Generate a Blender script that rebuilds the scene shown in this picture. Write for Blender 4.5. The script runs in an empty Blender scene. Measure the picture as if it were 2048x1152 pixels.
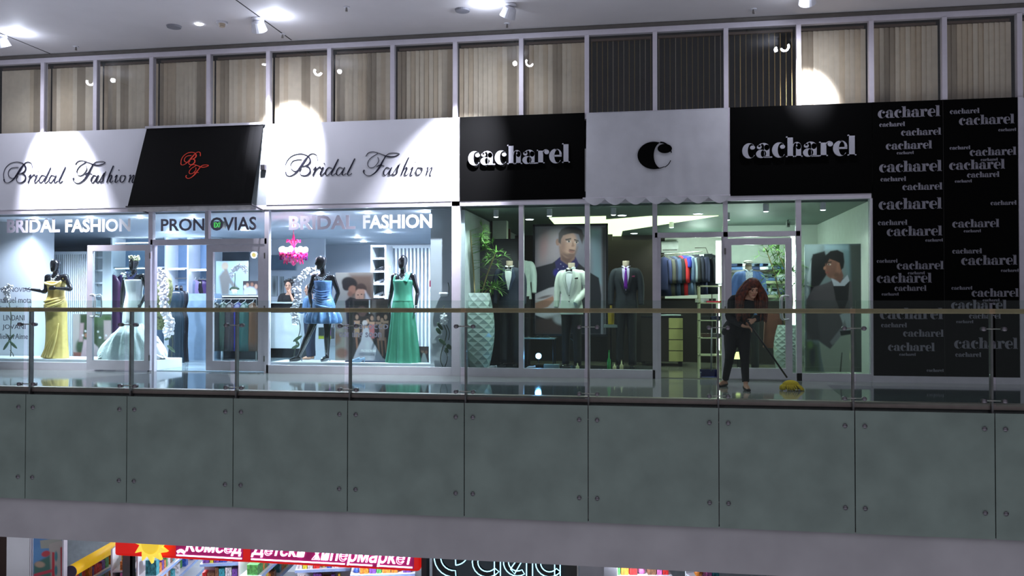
import bpy, bmesh, math, random
import numpy as np
from mathutils import Vector, Matrix
PI = math.pi
rnd = random.Random(11)
sc = bpy.context.scene
COL = sc.collection
# ---------------------------------------------------------------- camera
FPX = 1703.0
YAW, PIT = math.radians(-9.3285), math.radians(0.8765)
CX, CY, CZ = 0.0, -14.0, 1.255
def ray(px, py):
    x, y, z = (px-1024)/FPX, 1.0, (576-py)/FPX
    c, s = math.cos(PIT), math.sin(PIT); y, z = c*y-s*z, s*y+c*z
    c, s = math.cos(YAW), math.sin(YAW); x, y = c*x+s*y, -s*x+c*y
    return x, y, z
def at(px, py, Y=0.0):                     # photo pixel -> (x, z) on the plane y = Y
    x, y, z = ray(px, py); k = (Y-CY)/y
    return CX+x*k, CZ+z*k
def ax(px, Y=0.0, py=600): return at(px, py, Y)[0]
def az(px, py, Y=0.0): return at(px, py, Y)[1]
def floor_at(px, py, Z=0.0):
    x, y, z = ray(px, py); k = (Z-CZ)/z
    return CX+x*k, CY+y*k
cam = bpy.data.cameras.new('camera'); camo = bpy.data.objects.new('camera', cam); COL.objects.link(camo)
cam.lens = FPX/2048*36; cam.sensor_width = 36; cam.clip_end = 200
camo.location = (CX, CY, CZ); camo.rotation_euler = (PI/2+PIT, 0, -YAW)
sc.camera = camo
# ---------------------------------------------------------------- materials
def lin(c):
    return tuple((v/255/12.92 if v/255 <= .04045 else ((v/255+.055)/1.055)**2.4) for v in c)
MATS = {}
def mat(name, rgb, rough=.5, metal=0., emit=0., var=.04, scale=9., spec=.5, bump=0., coat=0., sss=0., alpha=1.):
    if name in MATS: return MATS[name]
    m = bpy.data.materials.new(name); MATS[name] = m; m.use_nodes = True
    nt = m.node_tree; p = nt.nodes['Principled BSDF']; c = lin(rgb)
    p.inputs['Roughness'].default_value = rough; p.inputs['Metallic'].default_value = metal
    p.inputs['Specular IOR Level'].default_value = spec; p.inputs['Coat Weight'].default_value = coat
    p.inputs['Base Color'].default_value = (*c, 1)
    m.diffuse_color = (*c, 1)
    if emit:
        p.inputs['Emission Color'].default_value = (*c, 1); p.inputs['Emission Strength'].default_value = emit
    if var or bump:
        tc = nt.nodes.new('ShaderNodeTexCoord'); nz = nt.nodes.new('ShaderNodeTexNoise'); nz.inputs['Scale'].default_value = scale
        nz.inputs['Detail'].default_value = 3
        nt.links.new(tc.outputs['Object'], nz.inputs['Vector'])
        if var:
            r = nt.nodes.new('ShaderNodeValToRGB')
            r.color_ramp.elements[0].color = (*[v*(1-var*2) for v in c], 1); r.color_ramp.elements[1].color = (*[min(1, v*(1+var*2)) for v in c], 1)
            r.color_ramp.elements[0].position = .3; r.color_ramp.elements[1].position = .7
            nt.links.new(nz.outputs['Fac'], r.inputs['Fac']); nt.links.new(r.outputs['Color'], p.inputs['Base Color'])
        if bump:
            b = nt.nodes.new('ShaderNodeBump'); b.inputs['Strength'].default_value = bump; b.inputs['Distance'].default_value = .02
            nt.links.new(nz.outputs['Fac'], b.inputs['Height']); nt.links.new(b.outputs['Normal'], p.inputs['Normal'])
    return m
def glass(name, tint=(240, 248, 246), ior=1.5, rough=0., haze=0., hazec=(200, 210, 210)):
    m = bpy.data.materials.new(name); MATS[name] = m; m.use_nodes = True; nt = m.node_tree; nt.nodes.clear(); N = nt.nodes.new; L = nt.links.new
    out = N('ShaderNodeOutputMaterial'); tr = N('ShaderNodeBsdfTransparent'); gl = N('ShaderNodeBsdfGlossy'); mx = N('ShaderNodeMixShader')
    tr.inputs['Color'].default_value = (*lin(tint), 1); gl.inputs['Roughness'].default_value = rough
    fr = N('ShaderNodeFresnel'); ge = N('ShaderNodeNewGeometry'); mi = N('ShaderNodeMix')
    mi.inputs[2].default_value = ior; mi.inputs[3].default_value = 1/ior
    L(ge.outputs['Backfacing'], mi.inputs[0]); L(mi.outputs[0], fr.inputs['IOR'])
    L(fr.outputs[0], mx.inputs[0]); L(gl.outputs[0], mx.inputs[2])
    if haze:
        df = N('ShaderNodeBsdfDiffuse'); df.inputs['Color'].default_value = (*lin(hazec), 1)
        m2 = N('ShaderNodeMixShader'); m2.inputs[0].default_value = haze; L(tr.outputs[0], m2.inputs[1]); L(df.outputs[0], m2.inputs[2]); L(m2.outputs[0], mx.inputs[1])
    else: L(tr.outputs[0], mx.inputs[1])
    L(mx.outputs[0], out.inputs['Surface']); return m
def mat_paint(name, rough=.45):
    if name in MATS: return MATS[name]
    m = bpy.data.materials.new(name); MATS[name] = m; m.use_nodes = True; nt = m.node_tree; p = nt.nodes['Principled BSDF']
    a = nt.nodes.new('ShaderNodeAttribute'); a.attribute_name = 'print'; nt.links.new(a.outputs['Color'], p.inputs['Base Color'])
    p.inputs['Roughness'].default_value = rough; return m
# ---------------------------------------------------------------- mesh builder
ORG = {}
class B:
    def __init__(s): s.v = []; s.f = []; s.mi = []; s.m = 0
    def add(s, vs, fs):
        o = len(s.v); s.v += [tuple(v) for v in vs]
        for f in fs: s.f.append(tuple(i+o for i in f)); s.mi.append(s.m)
        return s
    def box(s, x0, x1, y0, y1, z0, z1):
        if x0 > x1: x0, x1 = x1, x0
        if y0 > y1: y0, y1 = y1, y0
        if z0 > z1: z0, z1 = z1, z0
        return s.add([(x0,y0,z0),(x1,y0,z0),(x1,y1,z0),(x0,y1,z0),(x0,y0,z1),(x1,y0,z1),(x1,y1,z1),(x0,y1,z1)],
                     [(0,3,2,1),(4,5,6,7),(0,1,5,4),(1,2,6,5),(2,3,7,6),(3,0,4,7)])
    def rbox(s, c, sx, sy, sz, rz=0, ry=0, rx=0):
        M = Matrix.Translation(c) @ Matrix.Rotation(rz,4,'Z') @ Matrix.Rotation(ry,4,'Y') @ Matrix.Rotation(rx,4,'X')
        vs = [M @ Vector((a*sx/2,b*sy/2,d*sz/2)) for a,b,d in ((-1,-1,-1),(1,-1,-1),(1,1,-1),(-1,1,-1),(-1,-1,1),(1,-1,1),(1,1,1),(-1,1,1))]
        return s.add(vs, [(0,3,2,1),(4,5,6,7),(0,1,5,4),(1,2,6,5),(2,3,7,6),(3,0,4,7)])
    def prism(s, poly, y0, y1):            # polygon in x,z extruded along y
        a = sum(poly[i][0]*poly[(i+1)%len(poly)][1]-poly[(i+1)%len(poly)][0]*poly[i][1] for i in range(len(poly)))
        if a < 0: poly = poly[::-1]
        n = len(poly)
        vs = [(x,y0,z) for x,z in poly]+[(x,y1,z) for x,z in poly]
        return s.add(vs, [tuple(range(n)), tuple(range(2*n-1,n-1,-1))]+[(i,i+n,(i+1)%n+n,(i+1)%n) for i in range(n)])
    def ring_loft(s, rings, cap=True):
        n = len(rings[0]); vs = [p for r in rings for p in r]; fs = []
        for k in range(len(rings)-1):
            for i in range(n):
                j = (i+1)%n; fs.append((k*n+i,k*n+j,(k+1)*n+j,(k+1)*n+i))
        if cap: fs.append(tuple(range(n))[::-1]); fs.append(tuple((len(rings)-1)*n+i for i in range(n)))
        return s.add(vs, fs)
    def tube(s, pts, rad, n=10, ref=(0,-1,0), sm=0, cap=True):
        P = [Vector(p) for p in pts]; Rr = [(r, r) if not hasattr(r,'__len__') else tuple(r) for r in (rad if hasattr(rad,'__len__') else [rad]*len(P))]
        if sm and len(P) > 2: P, Rr = smooth_path(P, Rr, sm)
        rings = []; u = None
        for i, p in enumerate(P):
            t = (P[min(i+1,len(P)-1)]-P[max(i-1,0)]).normalized()
            if u is None:
                f = Vector(ref)
                if abs(t.dot(f)) > .95: f = Vector((0,0,1)) if abs(t.z) < .9 else Vector((1,0,0))
                u = t.cross(f).normalized()
            u = (u-t*u.dot(t)).normalized(); w = t.cross(u)
            rings.append([p+u*(Rr[i][0]*math.cos(2*PI*k/n))+w*(Rr[i][1]*math.sin(2*PI*k/n)) for k in range(n)])
        return s.ring_loft(rings, cap)
    def cyl(s, p0, p1, r0, r1=None, n=14): return s.tube([p0, p1], [r0, r0 if r1 is None else r1], n)
    def ell(s, c, r, seg=12, rg=8, M=None):
        if not hasattr(r,'__len__'): r = (r,)*3
        vs = []; fs = []
        for i in range(rg+1):
            th = PI*i/rg
            for k in range(seg):
                ph = 2*PI*k/seg; v = Vector((r[0]*math.sin(th)*math.cos(ph), r[1]*math.sin(th)*math.sin(ph), r[2]*math.cos(th)))
                if M is not None: v = M @ v
                vs.append(v+Vector(c))
        for i in range(rg):
            for k in range(seg): fs.append((i*seg+k, (i+1)*seg+k, (i+1)*seg+(k+1)%seg, i*seg+(k+1)%seg))
        return s.add(vs, fs)
    def lathe(s, prof, c=(0,0,0), n=20, fn=None, cap=True):      # prof [(r,z)] bottom to top
        rings = []
        for r, z in prof:
            rings.append([(c[0]+r*(fn(2*PI*k/n, z) if fn else 1)*math.cos(2*PI*k/n), c[1]+r*(fn(2*PI*k/n, z) if fn else 1)*math.sin(2*PI*k/n), c[2]+z) for k in range(n)])
        return s.ring_loft(rings, cap)
    def stroke(s, pts, y0, y1, sm=5):        # (x,z,width) ribbon, extruded
        P = [Vector((a,0,b)) for a,b,w in pts]; Rr = [(w/2, w/2) for a,b,w in pts]
        if sm and len(P) > 2: P, Rr = smooth_path(P, Rr, sm)
        L = []; Rt = []
        for i, p in enumerate(P):
            t = (P[min(i+1,len(P)-1)]-P[max(i-1,0)]); t = t.normalized() if t.length else Vector((1,0,0)); nn = Vector((-t.z,0,t.x))*Rr[i][0]
            L.append(p+nn); Rt.append(p-nn)
        n = len(P); vs = [(a.x,y0,a.z) for a in L]+[(a.x,y0,a.z) for a in Rt]+[(a.x,y1,a.z) for a in L]+[(a.x,y1,a.z) for a in Rt]; fs = []
        for i in range(n-1):
            fs += [(i+1,i,n+i,n+i+1),(i,i+1,2*n+i+1,2*n+i),(n+i+1,n+i,3*n+i,3*n+i+1)]
        return s.add(vs, fs)
    def blade(s, p, d, up, L, w, bend=.2):   # lance leaf
        p = Vector(p); d = Vector(d).normalized(); up = Vector(up); sd = d.cross(up); sd = sd.normalized() if sd.length > 1e-4 else Vector((1,0,0)); nn = sd.cross(d)
        vs = []; 
        for t, ww in ((0,.15),(.3,1),(.6,.85),(.85,.4)):
            q = p+d*(L*t)-nn*0+Vector((0,0,-bend*L*t*t)); vs += [q-sd*(w*ww/2), q+nn*(w*.12), q+sd*(w*ww/2)]
        vs.append(p+d*L+Vector((0,0,-bend*L)))
        fs = []
        for i in range(3):
            a = i*3; fs += [(a,a+1,a+4,a+3),(a+1,a+2,a+5,a+4)]
        fs += [(9,10,12),(10,11,12)]
        return s.add(vs, fs)
    def bounds(s):
        a = np.array(s.v); return a.min(0), a.max(0)
    def mesh(s, name, mats, smooth, org):
        me = bpy.data.meshes.new(name); me.from_pydata([(v[0]-org[0],v[1]-org[1],v[2]-org[2]) for v in s.v], [], s.f)
        for m in (mats if isinstance(mats,(list,tuple)) else [mats]): me.materials.append(m)
        me.polygons.foreach_set('material_index', s.mi)
        if smooth: me.polygons.foreach_set('use_smooth', [True]*len(s.f))
        me.update(); return me
    def build(s, name, mats, parent=None, smooth=False, org=None, bevel=0):
        if parent is not None: org = ORG[parent.name]
        elif org is None: a, b = s.bounds(); org = ((a[0]+b[0])/2, (a[1]+b[1])/2, a[2])
        o = bpy.data.objects.new(name, s.mesh(name, mats, smooth, org)); COL.objects.link(o)
        if parent is not None: o.parent = parent
        else: o.location = org
        ORG[o.name] = org
        if bevel:
            m = o.modifiers.new('bevel','BEVEL'); m.width = bevel; m.segments = 2; m.limit_method = 'ANGLE'
        return o
    def fuse(s, name, mt, parent=None, vox=.008, it=4, org=None):   # one continuous skin
        o = s.build(name, mt, parent, True, org)
        r = o.modifiers.new('r','REMESH'); r.mode = 'VOXEL'; r.voxel_size = vox; r.use_smooth_shade = True
        q = o.modifiers.new('s','SMOOTH'); q.iterations = it; q.factor = .5
        dg = bpy.context.evaluated_depsgraph_get(); dg.update()
        me = bpy.data.meshes.new_from_object(o.evaluated_get(dg)); o.modifiers.clear(); o.data = me
        if not me.materials: me.materials.append(mt)
        me.polygons.foreach_set('use_smooth', [True]*len(me.polygons)); return o
def smooth_path(P, Rr, sm):
    P2 = []; R2 = []
    for i in range(len(P)-1):
        a, b, c, d = max(i-1,0), i, i+1, min(i+2,len(P)-1)
        for k in range(sm):
            t = k/sm; q = [(-t+2*t*t-t**3)/2, (2-5*t*t+3*t**3)/2, (t+4*t*t-3*t**3)/2, (-t*t+t**3)/2]
            P2.append(P[a]*q[0]+P[b]*q[1]+P[c]*q[2]+P[d]*q[3])
            R2.append(tuple(max(.0005, Rr[a][j]*q[0]+Rr[b][j]*q[1]+Rr[c][j]*q[2]+Rr[d][j]*q[3]) for j in (0,1)))
    return P2+[P[-1]], R2+[Rr[-1]]
def tag(o, label=None, cat=None, group=None, kind=None):
    if label: o['label'] = label
    if cat: o['category'] = cat
    if group: o['group'] = group
    if kind: o['kind'] = kind
    return o
def thing(name, loc, label, cat, group=None):
    o = bpy.data.objects.new(name, None); COL.objects.link(o); o.location = loc; o.empty_display_size = .1
    ORG[o.name] = tuple(loc); return tag(o, label, cat, group)
def struct(o, label=None): o['kind'] = 'structure'; (label and o.__setitem__('label', label)); return o
def kids(o): return [c for c in list(COL.objects) if c.parent == o]
def copy_tree(o, loc=None, label=None, parent=None, ch=None):
    c = o.copy(); COL.objects.link(c); c.parent = parent
    if loc is not None: c.location = loc
    if label: c['label'] = label
    for k in kids(o): copy_tree(k, parent=c)
    return c
def text_mesh(B_, s, x0, x1, z0, z1, y0, y1, bold=0., shear=0., xs=False):
    cu = bpy.data.curves.new('t','FONT'); cu.body = s; cu.extrude = .02; cu.offset = bold; cu.shear = shear; cu.resolution_u = 3
    o = bpy.data.objects.new('t', cu); COL.objects.link(o)
    dg = bpy.context.evaluated_depsgraph_get(); dg.update(); me = bpy.data.meshes.new_from_object(o.evaluated_get(dg))
    v = np.array([tuple(q.co) for q in me.vertices])
    a, b = v.min(0), v.max(0); sx = (x1-x0)/(b[0]-a[0]); sz = (z1-z0)/(b[1]-a[1])
    if xs: sx = sz; x0 = (x0+x1)/2-(b[0]-a[0])*sx/2
    vs = [(x0+(q[0]-a[0])*sx, y0 if q[2] > 0 else y1, z0+(q[1]-a[1])*sz) for q in v]
    B_.add(vs, [tuple(p.vertices) for p in me.polygons])
    bpy.data.objects.remove(o); bpy.data.curves.remove(cu); bpy.data.meshes.remove(me); return B_
# ---------------------------------------------------------------- printed pictures: colours carried by a fine grid
def ss(x): x = np.clip(x, 0, 1); return x*x*(3-2*x)
def cov(L, X, Y):
    k = L[0]; soft = L[-1]
    if k == 'e':
        _, cx, cy, rx, ry, ang, _c, _s = L
        c, s = math.cos(math.radians(ang)), math.sin(math.radians(ang)); dx, dy = X-cx, Y-cy
        u, v = (c*dx+s*dy)/rx, (-s*dx+c*dy)/ry; d = (1-np.sqrt(u*u+v*v))*min(rx, ry)
    else:
        poly = L[1]; ins = np.zeros(X.shape, bool); dm = np.full(X.shape, 1e9); n = len(poly)
        for i in range(n):
            x1, y1 = poly[i]; x2, y2 = poly[(i+1)%n]
            cr = (y1 > Y) != (y2 > Y)
            if y2 != y1: ins ^= cr & (X < (x2-x1)*(Y-y1)/(y2-y1)+x1)
            l2 = (x2-x1)**2+(y2-y1)**2+1e-9; t = np.clip(((X-x1)*(x2-x1)+(Y-y1)*(y2-y1))/l2, 0, 1)
            dm = np.minimum(dm, np.hypot(X-x1-t*(x2-x1), Y-y1-t*(y2-y1)))
        d = np.where(ins, dm, -dm)
    return ss(.5+d/(2*soft))
def picture(name, px0, px1, py0, py1, Y, bg, layers, parent=None, step=1.0, thick=.02, zb=None, gain=1.):
    # px box of the photograph mapped onto an upright rectangle at depth Y; layers use the same pixel units
    x0, z1 = at(px0, py0, Y); x1, z0 = at(px1, py1, Y); xm = at((px0+px1)/2, (py0+py1)/2, Y)
    z1 = az((px0+px1)/2, py0, Y); z0 = az((px0+px1)/2, py1, Y)
    if zb is not None: z0 = zb
    nx = max(6, int((px1-px0)/step)); ny = max(6, int((py1-py0)/step))
    X, Yp = np.meshgrid(np.linspace(px0, px1, nx+1), np.linspace(py0, py1, ny+1))
    C = np.zeros(X.shape+(3,)); C[:] = lin(bg)
    for L in layers:
        c = np.array(lin(L[-2])); a = cov(L, X, Yp)[..., None]; C = C*(1-a)+c*a
    b = B(); n1 = nx+1
    vs = [(x0+(x1-x0)*i/nx, Y, z1+(z0-z1)*j/ny) for j in range(ny+1) for i in range(nx+1)]
    b.add(vs, [(j*n1+i, (j+1)*n1+i, (j+1)*n1+i+1, j*n1+i+1) for j in range(ny) for i in range(nx)])
    nv = len(b.v); b.box(x0, x1, Y+.003, Y+thick, z0, z1)
    o = b.build(name, mat_paint('printed picture'), parent)
    ca = o.data.color_attributes.new('print', 'FLOAT_COLOR', 'POINT'); arr = np.ones((len(b.v), 4)); arr[:nv, :3] = C.reshape(-1, 3)*gain; arr[nv:, :3] = .05
    ca.data.foreach_set('color', arr.ravel()); return o
AMB, EXPO, BRI, SPW = .58, 0.6, .62, .42
# ================================================================ THE BUILDING
# real measures (metres), taken from the photograph with the camera above
ZC, ZU, ZL, ZT, ZG = 5.77, 5.63, 4.343, 2.93, 2.851      # ceiling, top of upper glass, fascia top / bottom, top of shop glass
YR = -2.95                                               # line of the balustrade posts
MP = [-14, 88, 193, 305, 419, 538, 660, 786, 911, 1043, 1174, 1310, 1452, 1597, 1742, 1888, 2038, 2196]
MX = [ax(p, 0, 200) for p in MP]
XB = ax(913, 0, 560)                                     # party line between the two shops
XE = ax(2039, 0, 500)
M_FRAME = mat('lilac grey powder coated frame', (210, 204, 214), .35, var=.02)
M_WHITE = mat('white painted plaster', (214, 212, 216), .6, var=.02, scale=2)
M_CEIL = mat('mall ceiling plaster', (200, 196, 198), .7, var=.02, scale=1.2)
M_SLAB = mat('grey painted plaster edge', (154, 150, 152), .75, var=.05, scale=1.5)
M_FASC = mat('white composite fascia', (222, 222, 230), .35, var=.01, scale=2)
M_BLACK = mat('black composite panel', (4, 4, 4), .6, var=.02, spec=.05)
M_FLOOR = mat('polished grey porcelain tile', (132, 134, 132), .07, var=.03, scale=3, spec=.9)
M_DARKF = mat('polished dark granite', (72, 80, 84), .06, var=.1, scale=30, spec=.9)
M_STEEL = mat('brushed steel', (150, 146, 142), .32, metal=1, var=.03)
M_RAIL = mat('brushed bronze steel handrail', (150, 126, 96), .4, metal=.25, var=.05)
M_DARK = mat('dark void paint', (28, 26, 24), .9)
M_GLASS = glass('clear shop glass', (248, 253, 252), 1.5)
M_UGLASS = glass('upper office glass', (246, 248, 248), 1.5)
M_BGLASS = glass('balustrade glass', (244, 250, 247), 1.4, haze=.014, hazec=(150, 156, 150))
M_FROST = mat('frosted grey green glass', (112, 124, 116), .28, var=.06, scale=2.5, spec=.55)
# floors, ceilings, walls
b = B().box(-26, 22, YR+.06, 9.5, -.3, 0); fl = struct(b.build('floor', M_FLOOR))
b = B().box(-26, 22, -8.5, .02, ZC, ZC+.2); ceil = struct(b.build('ceiling', M_CEIL))
def groove(p, q):
    (xa, ya), (xb, yb) = p, q; return B().rbox(((xa+xb)/2, (ya+yb)/2, ZC-.002), .02, math.hypot(xb-xa, yb-ya), .004, rz=math.atan2(xa-xb, yb-ya)).build('joint', M_DARK, ceil)
def ceil_at(px, py, Z=ZC): return floor_at(px, py, Z)
xa, ya = ceil_at(100, 107); groove((xa, ya), (xa, -8)); 
xa, ya = ceil_at(583, 80); groove((xa, ya), (xa, -8))
# solid strip coloured dark for the gap shade where ceiling meets glazing
struct(B().box(-26, 22, -.10, 0, ZC-.055, ZC-.01).build('trim_1', mat('gap shade colour', (92, 88, 84), .7)))
struct(B().box(-26, 22, -.035, .06, ZU, ZC-.055).build('trim_2', M_FRAME))
nt = 3
def trim(x0, x1, y0, y1, z0, z1, m=None):
    global nt; o = struct(B().box(x0, x1, y0, y1, z0, z1).build('trim_%d' % nt, m or M_FRAME)); nt += 1; return o
for x in MX: trim(x-.036, x+.036, -.05, .05, ZL-.1, ZU)
struct(B().box(-26, 22, .9, 1.0, ZL-.4, ZC+.2).build('wall_upper_back', mat('dark office', (9, 9, 8), .9)))
struct(B().box(-26, 22, .05, .95, ZL-.25, ZL-.1).build('floor_upper', M_DARK))
nwin = 1
def pane(x0, x1, z0, z1, y=0, m=None, t=.012):
    global nwin; o = struct(B().box(x0, x1, y-t/2, y+t/2, z0, z1).build('window_%d' % nwin, m or M_GLASS)); nwin += 1; return o
# upper glazing with vertical blinds
M_BL = [mat('beige blind fabric', (232, 214, 190), .8, var=.03), mat('tan blind fabric', (220, 198, 170), .8, var=.03), mat('shaded taupe blind fabric', (176, 158, 136), .8, var=.03)]  # taupe puts the shade of overlapping slats into the fabric colour
M_BD = [mat('ochre blind edge fabric', (150, 122, 70), .8)]
M_HEAD = mat('brown blind headrail', (92, 74, 62), .6)
bl_place = ['above the far left end of the script fascia', 'left of the first bright lamp reflection', 'holding the leftmost lamp reflection', 'left of the black canopy top', 'over the left half of the black canopy',
 'left of the brightest white glare', 'behind the big glare and a round lamp reflection', 'right of the round lamp reflection over the script sign', 'over the end of the script sign',
 'over the left half of the first black fascia sign', 'with a small round lamp reflection over the black fascia sign']
def blind(i, x0, x1, kind):
    names = {'open': 'vertical blind turned open on a dark office, '}
    w = .089; t = thing('vertical_blind', ((x0+x1)/2, .2, ZL-.1), BL_LAB[i], 'blind', 'vertical blinds behind the upper glazing')
    B().box(x0+.02, x1-.02, .17, .23, ZU-.045, ZU-.005).build('headrail', M_HEAD, t)
    b = B(); r = random.Random(i*7+3); n = int((x1-x0)/(w*(1.0 if kind != 'closed' else .93))); sk = r.random()*.25
    band = r.randrange(n)
    for k in range(n+1):
        xc = x0+.03+k*(x1-x0-.06)/n
        if kind == 'open': a = math.radians(90+r.uniform(-3, 3)); b.m = 0 if r.random() < .6 else 1
        elif kind == 'half': a = math.radians(80+r.uniform(-5, 9)); b.m = 0
        else:
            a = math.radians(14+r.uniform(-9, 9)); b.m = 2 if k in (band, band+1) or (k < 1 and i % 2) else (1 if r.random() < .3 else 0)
        b.rbox((xc, .2, (ZL-.12+ZU-.05)/2), w if kind == 'closed' else w*.8, .003 if kind == 'closed' else .005, ZU-.05-(ZL-.12), rz=a)
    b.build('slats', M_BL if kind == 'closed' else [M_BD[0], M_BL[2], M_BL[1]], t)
BL_LAB = ['beige vertical blind cut by the left edge of the view', 'beige vertical blind with a lamp reflection at its upper right, second from the left',
 'closed beige vertical blind directly right of the leftmost lamp reflection', 'closed beige vertical blind just left of the black canopy top end',
 'closed beige vertical blind above the right half of the black canopy', 'beige vertical blind behind the biggest white glare',
 'greyish beige vertical blind right of the lamp reflection above the script sign', 'beige vertical blind above the end of the second script sign',
 'pale beige vertical blind above the left half of the middle black sign', 'beige vertical blind with small lamp reflection above the middle black sign',
 'vertical blind turned open on black, above the left half of the white awning', 'vertical blind turned open on black, above the right half of the white awning',
 'half open striped vertical blind left of the right-hand white glare', 'pinkish beige vertical blind lit by the right-hand glare', 'closed taupe vertical blind above the left column of the black lettered panel',
 'closed taupe vertical blind above the right column of the black lettered panel', 'vertical blind cut by the right edge of the view']
for i in range(len(MX)-1):
    pane(MX[i]+.036, MX[i+1]-.036, ZL-.1, ZU, 0, M_UGLASS)
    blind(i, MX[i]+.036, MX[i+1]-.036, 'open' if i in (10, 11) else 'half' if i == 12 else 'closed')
# shopfront frame: (px of the photograph -> metres)
def X0(px): return ax(px, 0, 580)
VB = [(303, 0, ZG), (535, 0, ZG), (1043, .14, ZG), (1175, .14, ZG), (1310, 0, ZG), (1597, 0, ZG)]
for px, z0, z1 in VB: trim(X0(px)-.04, X0(px)+.04, -.045, .05, z0, z1)
trim(XB-.07, XB+.07, -.06, .06, 0, ZL)                       # wide mullion between the shops
trim(ax(1456, 0, 300)-.03, ax(1456, 0, 300)+.03, -.07, .05, ZG, ZL)
trim(X0(1451)-.035, X0(1451)+.035, -.045, .05, 0, ZG)
trim(-26, X0(1742), -.06, .05, ZG, ZT)                       # head rail
trim(-26, X0(303), -.045, .05, .0, .14); trim(X0(535), X0(1310), -.045, .05, 0, .14); trim(X0(1451), X0(1740), -.045, .05, 0, .12)
zt1 = az(415, 484, 0); trim(X0(303), X0(535), -.045, .05, zt1-.05, zt1+.05)
zt2 = az(1380, 470, 0); trim(X0(1310), X0(1600), -.045, .05, zt2-.04, zt2+.04)
trim(X0(415)-.035, X0(415)+.035, -.04, .05, zt1, ZG)
trim(X0(1740), X0(1745), -.06, .1, 0, ZG)
trim(XE-.035, XE+.035, -.09, .05, 0, ZL)
trim(X0(1742), 22, -.085, .02, 0, .10)
struct(B().box(XE+.035, 22, -.02, .15, .1, ZL).build('wall_right', M_WHITE))
# shop windows
pw_left = pane(-26, X0(303)-.04, .14, ZG)
pw_t1 = pane(X0(303)+.04, X0(415)-.035, zt1+.05, ZG); pw_t2 = pane(X0(415)+.035, X0(535)-.04, zt1+.05, ZG)
pw_b = pane(X0(535)+.04, XB-.07, .14, ZG)
pane(XB+.07, X0(1043)-.04, .14, ZG); pane(X0(1043)+.04, X0(1175)-.04, .14, ZG); pane(X0(1175)+.04, X0(1310)-.04, .14, ZG)
pane(X0(1310)+.04, X0(1451)-.035, zt2+.04, ZG); pane(X0(1451)+.035, X0(1597)-.04, zt2+.04, ZG)
pane(X0(1583), X0(1597)-.04, .12, zt2-.04)
pane(X0(1597)+.04, X0(1740), .12, ZG)
# fascia boards
def sign_panel(x0, x1, z0, z1, m, lab, y=-.07, cat='sign', name='fascia_panel'):
    t = thing(name, ((x0+x1)/2, -.035, z0), lab, cat); B().box(x0, x1, y, -.052, z0, z1).build('panel', m, t); return t
s_bl = sign_panel(-26, ax(300, 0, 340), ZT, ZL, M_FASC, 'white fascia board with silver script lettering, left of the black canopy')
s_mid = sign_panel(ax(300, 0, 340)+.005, ax(536, 0, 340), ZT, ZL, mat('grey fascia behind canopy', (150, 156, 160), .5), 'plain grey board behind the black canopy', -.06, 'board', 'canopy_backboard')
s_br = sign_panel(ax(536, 0, 340)+.005, XB-.07, ZT, ZL, M_FASC, 'white fascia board with silver script lettering, right of the black canopy')
s_k1 = sign_panel(XB+.07, ax(1170, 0, 300), ZT, ZL, M_BLACK, 'black fascia board with raised silver lettering, left of the white awning')
s_k2 = sign_panel(ax(1459, 0, 300), ax(1742, 0, 300), ZT, ZL, M_BLACK, 'black fascia board with raised silver lettering, right of the white awning')
s_mid2 = sign_panel(ax(1174, 0, 300), ax(1454, 0, 300), ZT, ZL, M_FASC, 'plain white board behind the white awning', -.06, 'board', 'awning_backboard')
s_tall = sign_panel(ax(1742, 0, 300)+.004, XE-.04, .10, ZL, M_BLACK, 'tall black panel covered in rows of small grey lettering', -.075, 'panel', 'lettered_panel')
XJ = ax(1888, -.075, 500); B().box(XJ-.003, XJ+.003, -.079, -.075, .1, ZL).build('seam', M_DARK, s_tall)
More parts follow.
